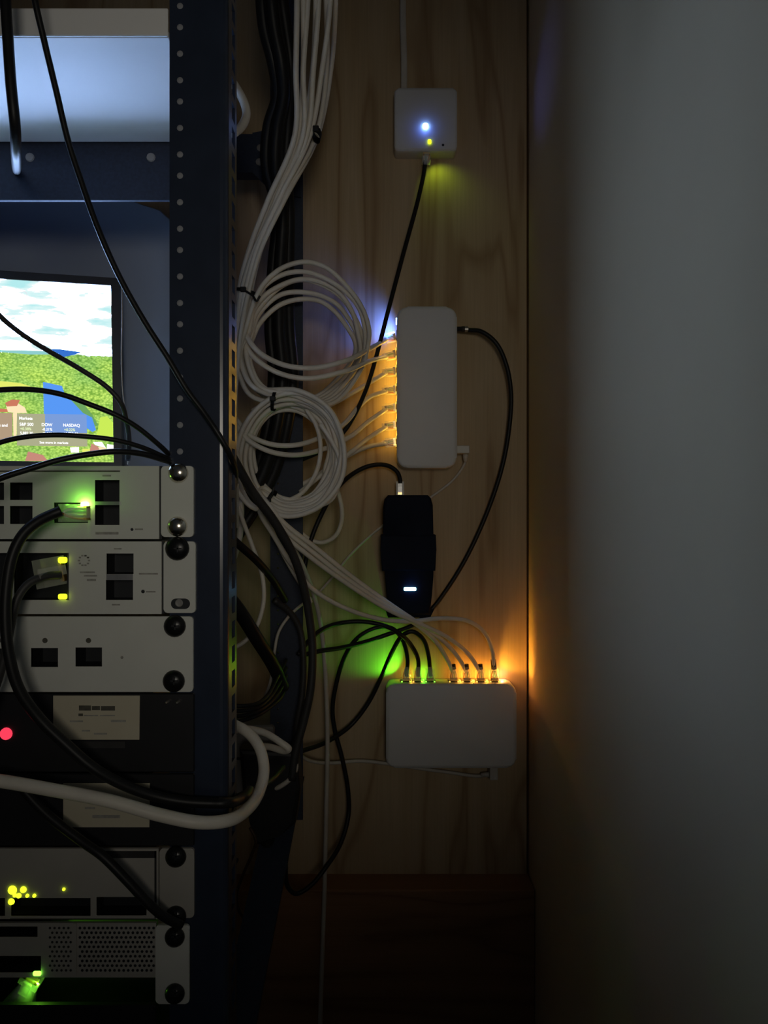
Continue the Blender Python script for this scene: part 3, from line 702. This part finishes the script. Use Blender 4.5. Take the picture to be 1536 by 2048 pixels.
cable('antenna_cable', 'faint flat white cable rising from the small access box', 'wthin', 13, [(808, 190, .957), (808, 120, .957), (806, 40, .957), (806, -60, .957), (806, -300, .957)], flat=.35)

# --- black router
RDp = .922
v4 = thing('modem', 'black upright modem with a short glowing blue bar near its bottom', 'modem', P(817, 1230, .963), 'dark wall devices')
def outl(pts, d): return [XZ(x, y, d) for x, y in pts]
obj('body', slab(outl([(776, 990), (856, 990), (862, 996), (866, 1010), (867, 1070), (867, 1150), (864, 1190), (860, 1230), (785, 1230), (776, 1222), (770, 1150), (766, 1070), (766, 1015), (769, 998)], RDp), RDp, .958, .004, 3), M['navy'], v4, True)
obj('sleeve', slab(outl([(762, 1070), (872, 1070), (873, 1100), (871, 1142), (764, 1142), (761, 1100)], RDp - .001), RDp - .0012, .959, .002, 2), M['navy'], v4)
obj('foot', slab(outl([(772, 1222), (868, 1218), (860, 1234), (776, 1234)], .95), .945, .963), M['navy'], v4)
led(v4, 820, 1178, 25, 7, 'l_blue2', RDp - .0002, 'status_bar', .0008)
lamp('status_bar_light', 'POINT', P(820, 1178, RDp - .006), (.06, .16, 1.0), .0014, .001)

# --- white cables down from the top
tops = [(594, 590, 478, .800), (606, 596, 484, .806), (616, 606, 490, .812), (632, 604, 496, .800), (638, 614, 501, .806), (652, 632, 482, .794), (662, 620, 489, .793), (672, 636, 496, .792)]
tjit = [0, 6, -4, 9, 2, 12, 5, 10]
def top_run(i):
    t, m_, b_, d = tops[i]
    return [(t - 4, -330, .70), (t, -20, .715 + .003 * i), (m_ + (t - m_) * .45 + tjit[i], 140, .735 + (.003, .010)[i % 2] * i), (m_, 270, .755 + (.002, .007)[i % 2] * i), (b_ + (m_ - b_) * .52, 400, d - .022), (b_ + (m_ - b_) * .18, 500, d - .008), (b_, 588, d)]
def hplug(i):
    tip = P(794, PY[i], PD); tip.x = a.x - .001
    return tip
WG = 'white network cables on the plywood'
def hcable(i, pts, label):
    tip = hplug(i); y = PY[i]
    d = Vector((-1, 0, -.10 if i > 1 else -.22))
    end = tip + d.normalized() * .0125
    root = cable('network_cable', label, 'wcable', 10, pts + [(773, y + (3 if i > 1 else 6), PD)], group=WG, plug=(tip, d), radius=.0028)
    obj('boot', tube([end - d.normalized() * .001, end + d.normalized() * .0015], .0034, 10), M['tie'] if i > 2 else M['wcable'], root)
    return root
hcable(0, top_run(0) + [(484, 650, .800), (513, 700, .800), (565, 729, .812), (625, 736, .816), (690, 722, .828), (740, 697, .885)], 'white cable sagging below the upper coil into the topmost lit port')
hcable(1, top_run(1) + [(484, 660, .806), (500, 705, .806), (548, 742, .815), (612, 757, .818), (688, 743, .830), (740, 722, .888)], 'white cable sagging into the second lit port from the top')
hcable(2, [(474, 690, .822), (484, 745, .824), (520, 785, .835), (570, 815, .852), (625, 822, .862), (672, 804, .880), (728, 772, .925)], 'white cable curving up into the third lit port from the top')
hcable(3, [(472, 838, .822), (496, 868, .822), (540, 888, .824), (592, 890, .834), (645, 873, .856), (690, 846, .886), (716, 815, .905), (742, 793, .930)], 'white cable arching into the fourth lit port from the top')
hcable(4, [(472, 850, .814), (496, 880, .814), (540, 903, .817), (592, 910, .832), (650, 897, .858), (702, 872, .890), (736, 844, .925)], 'white cable rising straight into the fifth lit port from the top')
hcable(5, [(600, 985, .862), (640, 952, .868), (674, 925, .876), (704, 903, .890), (736, 877, .925)], 'white cable bending into the sixth lit port from the top')
hcable(6, [(590, 975, .872), (630, 955, .880), (664, 930, .886), (704, 907, .900), (738, 893, .925)], 'white cable running almost level into the lowest lit port')
# upper coil strands
for k in range(6):
    dk = .796 + .006 * k
    top = 527 + (0, 15, 30, 36, 54, 72)[k]; xr_ = (739, 733, 721, 728, 716, 710)[k]; xl_ = 492 + 3 * k
    cx_ = (xl_ + xr_) / 2; rx_ = (xr_ - xl_) / 2; cy_ = 672 + 4 * k; ry_ = cy_ - top
    arc = []
    for i in range(11):
        t = R(172 - i * 20.5); arc.append((cx_ + rx_ * math.cos(t) - 8 * math.sin(t) + 2.5 * math.sin(i * 1.9 + k), cy_ - ry_ * (abs(math.sin(t)) ** 1.1) * (1 if math.sin(t) > 0 else -.9) + 3.5 * math.sin(i * 1.1 + 2.3 * k), dk + .0009 * i * i))
    cable('network_cable', ('outermost', 'second', 'third', 'fourth', 'fifth', 'innermost')[k] + ' white arc of the upper cable coil, counted inwards', 'wcable', 9.5,
          [(474 + 3 * k, 742, dk), (478 + 3 * k, 700, dk)] + arc + [(676 - 6 * k, 800 - 3 * k, dk + .080), (636 - 5 * k, 812 - 2 * k, dk + .066), (590, 806, .852 + .001 * k), (540, 803, .852 + .001 * k), (505, 822, .85)], group='strands of the upper cable coil')
# lower coil: four cables from the top bundle wound round and led on to the lower switch
def coil(k, turns, a0=118):
    pts = []; nst = int(turns * 10)
    for i in range(nst + 1):
        ang = R(a0 - 36 * i)
        tw = i / 10.0
        rx = 112 - 7 * k - 7 * tw + 4 * math.sin(i * 1.7 + k); ry = 124 - 7.5 * k - 5 * tw + 4 * math.sin(i * 1.3 + 2 * k)
        pts.append((582 + rx * math.cos(ang), 908 - ry * math.sin(ang), .800 + .0085 * k + .006 * tw + .001 * math.sin(i)))
    return pts
LG = 'white network cables into the wide switch'
def vtip(x): p = P(x, 0, PD); p.z = b2.z + .001; return p
runs = {3: [(530, 1012, .795), (560, 1050, .80), (620, 1100, .82), (700, 1162, .86), (780, 1216, .900), (835, 1251, .915), (872, 1284, .93), (896, 1322, .944), (906, 1343, PD)],
        4: [(536, 1008, .80), (568, 1046, .806), (628, 1093, .826), (706, 1155, .866), (784, 1211, .906), (842, 1250, .922), (890, 1285, .936), (921, 1322, .945), (932, 1344, PD)],
        5: [(526, 1016, .788), (553, 1056, .793), (613, 1108, .812), (695, 1168, .850), (778, 1220, .888), (838, 1247, .904), (894, 1274, .922), (940, 1312, .940), (959, 1344, PD)],
        6: [(520, 1024, .80), (548, 1072, .806), (584, 1130, .82), (628, 1180, .84), (690, 1216, .868), (760, 1238, .895), (820, 1243, .905), (880, 1237, .915), (932, 1241, .925), (966, 1262, .935), (984, 1298, .943), (988, 1340, PD)]}
names = {3: 'white cable lit yellow entering the first white-cabled port of the wide switch', 4: 'white cable entering the second white-cabled port of the wide switch',
         5: 'white cable entering the third white-cabled port of the wide switch', 6: 'white cable arching over to the rightmost port of the wide switch'}
for j, i in enumerate((3, 4, 5, 6)):
    st = top_run(2 + j)
    x, d = tops[2 + j][2], tops[2 + j][3]
    pts = st + [(x - 6, 660, d + .004), (x + 2, 735, d + .006), (x + 26, 775, d + .004)] + coil(j, 1.70)[1:] + runs[i]
    root = cable('network_cable', names[i], 'wcable', 9.5, pts, group=LG, plug=(vtip(LX[i][0]), Vector((0, 0, 1))), radius=.0027)
    e0 = vtip(LX[i][0]) + Vector((0, 0, .0135))
    obj('boot', tube([e0, e0 + Vector((-.0008, 0, .006 if i < 6 else .012))], .0034, 10), M['tie'], root)
# more coil strands of two further cables, one with a drooping loop
cable('network_cable', 'white cable of the lower coil that droops in a small loop at its lower right', 'wcable', 9.5,
      top_run(6) + [(478, 660, .80), (476, 730, .805), (500, 790, .81)] + coil(4, 1.40)[1:] + [(676, 985, .868), (684, 1035, .88), (672, 1070, .886), (645, 1085, .89), (618, 1078, .892), (596, 1060, .893)], group='strands of the lower cable coil')
cable('network_cable', 'white cable running down the left edge of the lower coil beside the rack post', 'wcable', 9.5,
      top_run(7) + [(482, 660, .790), (474, 740, .79), (470, 800, .79), (471, 880, .79), (474, 950, .79), (495, 1000, .785), (513, 1018, .782), (500, 1012, .778), (480, 990, .776), (466, 960, .776)], group='strands of the lower cable coil')
cable('network_cable', 'inner white strand crossing the right half of the lower coil', 'wcable', 9, [(612, 818, .828), (632, 850, .828), (641, 890, .83), (634, 940, .832), (605, 985, .836), (560, 1008, .838)], group='strands of the lower cable coil')
cable('network_cable', 'white strand slanting from the lower coil to its right rim', 'wcable', 9, [(640, 848, .812), (662, 880, .812), (678, 915, .812), (680, 960, .814), (662, 1000, .818), (620, 1018, .822)], group='strands of the lower cable coil')
# ties
def tie(label, x, y, d, w_, h_, ang, tail=None):
    c = P(x, y, d); rx = w_ / 2 * d / F; ry = .012
    pts = [c + Vector((math.cos(t) * rx * math.cos(R(ang)), math.sin(t) * ry, math.cos(t) * rx * math.sin(R(ang)))) for t in [2 * math.pi * i / 18 for i in range(19)]]
    bm = bmesh.new(); ax = Vector((-math.sin(R(ang)), 0, math.cos(R(ang)))) * (h_ / 2 * d / F)
    va = [bm.verts.new(p - ax) for p in pts]; vb_ = [bm.verts.new(p + ax) for p in pts]
    for i in range(len(pts) - 1): bm.faces.new((va[i], va[i + 1], vb_[i + 1], vb_[i]))
    bmesh.ops.solidify(bm, geom=bm.faces[:], thickness=.0008)
    o = thing('cable_tie', label, 'cable tie', c, 'black cable ties'); obj('strap', bm, M['tie'], o)
    p = c + Vector((0, -ry, 0)); obj('buckle', box(p.x - .003, p.x + .003, p.y - .003, p.y + .001, p.z - .0025, p.z + .0025, .0006, 1), M['tie'], o)
    if tail: obj('tail', tube(spline([p] + [P(*q) for q in tail], 4), .0012, 6), M['tie'], o)
    return o
tie('black tie round the white cable bundle above the upper coil', 491, 586, .802, 46, 7, -12, [(506, 592, .785), (513, 602, .782), (520, 592, .782)])
tie('black tie round the top of the lower coil', 549, 801, .812, 42, 7, 80)
tie('black tie round the bottom left of the lower coil', 540, 1000, .818, 44, 8, 60, [(545, 985, .790), (548, 975, .790)])
tie('small black band on one white cable near the top', 634, 270, .775, 16, 13, -14)
# --- other white cables
cable('network_cable', 'thin white cable hanging straight down past the dark lower board', 'wthin', 9, [(588, 1098, .845), (604, 1128, .855), (628, 1190, .88), (643, 1260, .90), (651, 1350, .91), (655, 1480, .915), (653, 1600, .915), (649, 1780, .912), (645, 1900, .908), (640, 2060, .905), (636, 2300, .90)], group='thin white cables')
cable('power_cable', 'white power lead from the upright switch passing behind the black modem', 'wthin', 5.5,
      [(931, 905, .950), (930, 925, .954), (908, 958, .958), (868, 990, .960), (815, 1025, .9605), (765, 1052, .9605), (705, 1105, .955), (660, 1160, .93), (630, 1192, .90), (600, 1212, .86), (575, 1236, .84), (557, 1265, .835), (548, 1310, .832), (541, 1362, .832), (530, 1392, .84)], group='thin white cables')
u = thing('usb_plug', 'white right-angled plug at the lower right of the upright switch', 'plug', P(930, 903, .95))
obj('head', box(b.x + .0002, P(938, 0, .945).x, .938, .956, P(0, 908, .947).z, P(0, 892, .947).z, .001, 2), M['usb'], u)
obj('strain_relief', lathe(P(931, 908, .950), (0, 0, -1), [(-.001, .0036), (.004, .0034), (.010, .0022), (.0101, 0)], 12), M['usb'], u, True)
cable('power_cable', 'white power lead sagging left from under the wide switch', 'wthin', 7, [(985, 1545, .95), (960, 1552, .955), (900, 1545, .956), (840, 1537, .954), (780, 1528, .952), (720, 1522, .95), (665, 1526, .94), (622, 1522, .92), (595, 1506, .90), (580, 1490, .895)], group='thin white cables')
u = thing('usb_plug', 'white plug under the bottom edge of the wide switch', 'plug', P(985, 1555, .95))
obj('head', box(P(978, 0, .947).x, P(994, 0, .947).x, .938, .956, P(0, 1556, .947).z, a2.z - .0002, .001, 2), M['usb'], u)
obj('strain_relief', lathe(P(978, 1549, .95), (-1, 0, 0), [(-.001, .0032), (.004, .003), (.010, .002), (.0101, 0)], 12), M['usb'], u, True)
cable('network_cable', 'white cable bowing out right of the rack post below the lower coil', 'wcable', 9, [(476, 1012, .76), (487, 1045, .76), (507, 1098, .76), (525, 1155, .76), (527, 1205, .76), (512, 1255, .758), (488, 1284, .755), (455, 1302, .75)], group='white cables beside the rack post')
cable('network_cable', 'white cable slanting from the lower coil behind the charcoal cable', 'wcable', 9, [(522, 1022, .812), (541, 1055, .815), (565, 1105, .82), (590, 1150, .828), (610, 1182, .836), (622, 1205, .842)], group='white cables beside the rack post')
cable('network_cable', 'short pale strip of cable showing between rack post and coil', 'wcable', 13, [(473, 905, .80), (478, 960, .80), (482, 1030, .80), (478, 1080, .80), (466, 1120, .80)], group='white cables beside the rack post')
cable('network_cable', 'white cable hooking out behind the rack post near the top', 'wcable', 17, [(455, 150, .66), (474, 178, .67), (488, 205, .675), (493, 228, .675), (484, 252, .67), (466, 268, .66)], group='white cables beside the rack post')
cable('power_cable', 'thick white cable swinging across the black rack unit and round the post', 'wcable', 26, [(-60, 1556, .430), (0, 1562, .432), (100, 1579, .433), (220, 1602, .433), (320, 1630, .434), (400, 1645, .436), (455, 1641, .446), (495, 1618, .475), (519, 1582, .505), (528, 1540, .52), (520, 1498, .53), (497, 1466, .54), (462, 1446, .55)], n=14)
cable('power_cable', 'cream cable bent double behind the rack post beside the power strip', 'wcable', 14, [(462, 1462, .66), (492, 1458, .67), (530, 1466, .68), (560, 1484, .685), (577, 1497, .685), (570, 1502, .69), (540, 1494, .70), (510, 1492, .71)])
cable('power_cable', 'short white cable end curling below the dark cable bundle', 'wthin', 10, [(588, 1512, .80), (592, 1535, .80), (582, 1556, .80), (558, 1574, .80), (540, 1578, .81)])
# --- black cables on the plywood
def bport(i):
    t = vtip(LX[i][0]); return t
BG = 'black cables round the wide switch'
def bcable(i, label, pts):
    t = bport(i)
    root = cable('network_cable', label, 'bcable', 9, [(LX[i][0] + 1, 1352, PD)] + pts, group=BG, plug=(t, Vector((0, 0, 1))), radius=.0027)
    return root
bcable(0, 'black cable looping left from the first green port and far down to the lower board', [(815, 1318, .945), (804, 1278, .938), (782, 1256, .93), (752, 1256, .925), (716, 1275, .925), (690, 1312, .93), (672, 1370, .935), (665, 1420, .938), (670, 1462, .94), (684, 1515, .94), (696, 1580, .94), (697, 1630, .938), (682, 1685, .925), (655, 1730, .905), (620, 1772, .895), (592, 1787, .89), (575, 1772, .885), (571, 1730, .882), (577, 1650, .88), (588, 1570, .878), (590, 1510, .87)])
bcable(1, 'black cable from the middle port arching left towards the rear post', [(836, 1318, .944), (822, 1290, .935), (800, 1268, .918), (770, 1252, .912), (722, 1243, .908), (672, 1248, .90), (640, 1262, .88), (612, 1288, .86), (596, 1310, .85)])
bcable(2, 'black cable from the third port dropping diagonally behind the white lead', [(857, 1310, .943), (846, 1278, .935), (824, 1263, .93), (804, 1272, .932), (784, 1304, .94), (762, 1355, .945), (735, 1408, .948), (700, 1452, .945), (655, 1483, .925), (610, 1500, .89), (575, 1510, .87)])
cable('power_cable', 'black power cable arcing right from the upright switch down to the modem', 'bcable', 9, [(936, 660, .945), (962, 663, .94), (992, 686, .938), (1012, 728, .94), (1022, 785, .945), (1019, 850, .95), (1004, 935, .952), (972, 1030, .954), (930, 1120, .954), (890, 1184, .954), (862, 1220, .952), (826, 1250, .945), (780, 1267, .938), (730, 1284, .93), (680, 1296, .91), (640, 1302, .89), (600, 1312, .87)], group=BG)
cp = thing('power_plug', 'slim metal barrel plug on the right side of the upright switch', 'plug', P(930, 660, .945))
obj('barrel', lathe(Vector((b.x + .001, .945, P(0, 658, .945).z)), (1, 0, 0), [(0, .0030), (.006, .0030), (.0061, .0036), (.014, .0032), (.0141, 0)], 12), M['gcable'], cp, True)
obj('metal_band', lathe(Vector((b.x + .011, .945, P(0, 658, .945).z)), (1, 0, 0), [(0, .0038), (.004, .0038)], 12), M['steel'], cp)
v3c = cable('network_cable', 'long black cable slanting down from the small access box', 'bcable', 9, [(851, 322, .948), (848, 345, .948), (836, 400, .945), (806, 510, .935), (778, 615, .925), (752, 715, .918), (730, 785, .908), (694, 855, .895), (650, 897, .888), (606, 918, .884), (560, 935, .88)], group='black cables on the plywood', radius=.0027)
t = P(853, 305, .948); t.z = a3.z - .0003
rj45(v3c, t, Vector((-.05, 0, -1)), .012, .0052)
v4c = cable('network_cable', 'black cable arching left from the top of the modem behind the coil', 'bcable', 9, [(801, 985, .945), (801, 965, .945), (795, 945, .942), (775, 931, .938), (742, 931, .932), (705, 948, .925), (668, 985, .905), (640, 1035, .895), (622, 1080, .89), (610, 1130, .885), (604, 1180, .88)], group='black cables on the plywood', radius=.0027)
tp = P(800, 990, .945); rj45(v4c, tp, Vector((0, 0, 1)), .010, .0048, strands=False)
for s in (-1, 1):
    q = P(800 + s * 6, 990, .940); obj('plug_prong', box(q.x - .0011, q.x + .0011, .938, .941, q.z, q.z + .0165), M['usb'], v4c)
# --- charcoal and black cables round the rear post
cable('power_cable', 'thick charcoal cable crossing in front of the lower coil and down beside the post', 'gcable', 17, [(452, 890, .70), (474, 930, .71), (508, 988, .73), (548, 1042, .75), (584, 1105, .77), (605, 1165, .785), (618, 1230, .795), (625, 1300, .80), (621, 1380, .80), (608, 1440, .80), (592, 1500, .80), (584, 1560, .80)], group='dark cables round the rear post')
cable('power_cable', 'charcoal cable running down close to the rear post edge', 'gcable', 13, [(548, 1200, .82), (580, 1225, .83), (600, 1260, .835), (607, 1320, .836), (604, 1390, .836), (594, 1450, .836), (588, 1510, .836)], group='dark cables round the rear post')
bx_paths = [(0, .004), (14, .008), (-13, .006), (26, .010), (5, .000)]
for k, (ox, od) in enumerate(bx_paths):
    cable('power_cable', ('middle', 'second from the left', 'leftmost', 'rightmost', 'nearest')[k] + ' black cable of the bundle hanging beside the rear post', 'bcable', 24,
          [(535 + ox, -320, .74 + od), (536 + ox, -20, .75 + od), (544 + ox * 1.1, 60, .76 + od), (558 + ox * .9, 125, .77 + od), (564 + ox * .7, 190, .785 + od), (550 + ox, 255, .80 + od), (546 + ox, 330, .815 + od), (562 + ox * .6, 420, .838 + od), (556 + ox * .8, 540, .847 + od), (553 + ox, 660, .849 + od), (560 + ox, 750, .851 + od), (549 + ox, 850, .851 + od), (524 + ox, 940, .84 + od), (488 + ox, 1010, .83 + od), (436 + ox, 1090, .82 + od)], group='black cables of the hanging bundle')
cable('power_cable', 'black cable slanting from the rack post to the rear post above the white bow', 'bcable', 16, [(440, 1055, .70), (474, 1086, .715), (512, 1120, .74), (546, 1160, .78), (570, 1200, .82)], group='dark cables round the rear post')
cable('power_cable', 'broad black cable slanting down to the rear post below the white bow', 'bcable', 28, [(430, 1165, .70), (474, 1216, .715), (512, 1275, .735), (546, 1330, .77), (566, 1375, .80)], group='dark cables round the rear post')
for k in range(4):
    cable('power_cable', ('topmost', 'second', 'third', 'lowest')[k] + ' of four black cords leaving the rack post by the grey outlet', 'bcable', 8,
          [(452, 1408 + 12 * k, .69), (480, 1412 + 10 * k, .69 + .004 * k), (512, 1408 + 8 * k, .70 + .004 * k), (534, 1392 + 9 * k, .72 + .004 * k), (552 + 3 * k, 1360 + 12 * k, .76 + .004 * k), (572, 1320 + 16 * k, .83)], group='black cords by the outlet')
cable('power_cable', 'black cord running from behind the thick white cable up to the post', 'bcable', 14, [(440, 1610, .60), (476, 1594, .605), (508, 1580, .62), (540, 1562, .66), (566, 1535, .72)], group='dark cables round the rear post')
cable('power_cable', 'thin brown wire hanging in a loop at the foot of the post', 'brcable', 6, [(500, 1655, .80), (512, 1680, .80), (503, 1710, .805), (484, 1755, .81), (473, 1790, .815), (478, 1822, .82), (490, 1838, .825)])
# --- black adapter and grey outlet behind the rack post
ad = thing('power_adapter', 'black power adapter brick hanging by the rear post', 'power adapter', P(545, 1690, .80))
obj('body', slab([XZ(x, y, .80) for x, y in ((478, 1500), (592, 1506), (600, 1580), (590, 1650), (560, 1672), (522, 1692), (508, 1690), (498, 1640), (486, 1600))], .80, .83, .004, 2), M['blackdev'], ad)
obj('cord_grip', lathe(P(535, 1678, .815), (0, 0, -1), [(-.004, .008), (.006, .007), (.016, .004), (.0161, 0)], 12), M['tie'], ad)
ou = thing('outlet_box', 'grey outlet box half hidden behind the rack post', 'outlet box', P(490, 1600, .90))
o0 = P(440, 1600, .86); o1 = P(548, 1452, .86)
obj('housing', box(o0.x, o1.x, .86, .963, o0.z, o1.z, .004, 2), M['outlet'], ou)
zz = P(0, 1517, .86).z; obj('seam', box(o0.x, o1.x - .004, .8592, .861, zz - .0014, zz + .0014), M['dark'], ou)

# ------------------------------------------------------------------ cables in front of the rack
FG = 'black cables in front of the monitor'
cable('power_cable', 'thick black cable hanging at the far left over the white shelf', 'bcable', 21, [(2, -300, .425), (10, -20, .425), (16, 80, .425), (22, 170, .425), (30, 250, .43), (32, 300, .445), (33, 328, .48), (33, 338, .54), (33, 342, .592)], group='black cables over the white shelf')
cable('power_cable', 'long thin black cable slanting from the white shelf down to the rack post', 'bcable', 12, [(40, -250, .42), (68, -10, .42), (88, 80, .425), (112, 180, .43), (137, 285, .435), (163, 365, .438), (195, 455, .44), (240, 556, .443), (290, 645, .446), (335, 715, .449), (375, 782, .452), (405, 822, .4535), (435, 866, .4535), (458, 905, .458), (470, 935, .475), (470, 965, .50), (462, 1000, .52)], group='black cables over the white shelf')
cable('network_cable', 'grey-black cable sloping down across the sky on the monitor', 'gcable', 10.5, [(-60, 560, .44), (0, 632, .44), (45, 669, .44), (94, 700, .44), (160, 738, .44), (215, 775, .442), (242, 806, .445), (252, 840, .455), (258, 880, .468), (256, 920, .475)], group=FG)
cable('network_cable', 'black cable arching across the lake on the monitor', 'bcable', 11, [(-70, 790, .425), (0, 780, .427), (60, 779, .429), (120, 788, .431), (180, 809, .434), (232, 830, .438), (275, 855, .444), (318, 890, .452), (334, 905, .458), (345, 915, .475)], group=FG)
cable('network_cable', 'black cable arching over the bottom row of numbers on the monitor', 'bcable', 10, [(-60, 912, .420), (0, 885, .422), (50, 874, .424), (110, 870, .427), (170, 873, .430), (230, 880, .435), (285, 895, .443), (322, 911, .452), (336, 917, .458), (345, 922, .475)], group=FG)
cable('network_cable', 'black cable rising along the top edge of the upper rack switch', 'bcable', 12, [(-60, 985, .412), (0, 957, .414), (55, 939, .417), (115, 921, .421), (175, 909, .426), (235, 903, .432), (285, 908, .440), (318, 917, .449), (336, 923, .457), (345, 926, .475)], group=FG)
cable('fibre_lead', 'hair-thin pale lead standing on the switch beside the monitor', 'wthin', 2.2, [(244, 560, .50), (244, 640, .50), (243, 720, .50), (246, 790, .50), (256, 850, .498), (259, 900, .497), (255, 929, .497)])
g = cable('network_cable', 'black cable curving down from the green-lit plug of the upper switch', 'bcable', 22, [(122, 1022, .438), (104, 1029, .436), (76, 1043, .432), (47, 1068, .428), (26, 1108, .425), (14, 1170, .423), (11, 1240, .422), (18, 1310, .422), (38, 1378, .424), (78, 1436, .428), (130, 1487, .431), (190, 1538, .434), (250, 1571, .440), (310, 1592, .446), (370, 1603, .450), (420, 1606, .453), (452, 1606, .455), (474, 1602, .475), (492, 1592, .51), (500, 1580, .55)], n=14)
tip = P(172, 1026, DF - .0005)
dv = (P(112, 1026, .438) - tip).normalized()
rj45(g, tip, dv, .0165, .0052)
lamp('port_led_light', 'POINT', P(160, 1008, DF - .006), (.25, 1.0, .05), .004, .001)
# second switch lead: dim green-lit plug and cable
g2 = cable('network_cable', 'dark green-tinted cable plugged in the tall opening of the second switch', 'gcable', 17, [(120, 1150, .452), (95, 1152, .446), (60, 1165, .440), (36, 1195, .436), (24, 1240, .434), (12, 1300, .433), (-4, 1360, .433), (-30, 1430, .434)], n=12)
rj45(g2, P(124, 1140, DF + .004), (P(70, 1150, .446) - P(124, 1140, DF + .004)), .016, .0085, strands=False)
cable('power_cable', 'black cable lying diagonally across the dim lower appliance', 'bcable', 19, [(30, 1560, .446), (90, 1625, .444), (160, 1680, .442), (205, 1712, .440), (255, 1762, .440), (300, 1810, .442), (332, 1836, .446), (362, 1850, .452)], n=12)
# green lead at the bottom left
g3 = cable('network_cable', 'green-lit plug and lead at the lower left corner below the vented unit', 'wcable', 24, [(58, 1962, .474), (52, 1975, .476), (42, 2000, .478), (20, 2040, .480), (-30, 2090, .482)], n=12)
rj45(g3, P(70, 1945, .466), (P(50, 1985, .476) - P(70, 1945, .466)), .011, .0062, strands=False)
led(s7, 75, 1946, 16, 9, 'l_green', DF - .0004, 'port_led')
pa = P(66, 1953, .470); pb = P(30, 2030, .478)
obj('plug_boot', lathe(pa, pb - pa, [(0, .0030), (.004, .0045), ((pb - pa).length, .0115), ((pb - pa).length + .001, .0085), ((pb - pa).length + .001, 0)], 16), clear('frosted_boot', (.85, .9, .85), .8), g3, True)
lamp('port_led_light', 'POINT', P(74, 1968, .4625), (.25, 1.0, .04), .017, .001)
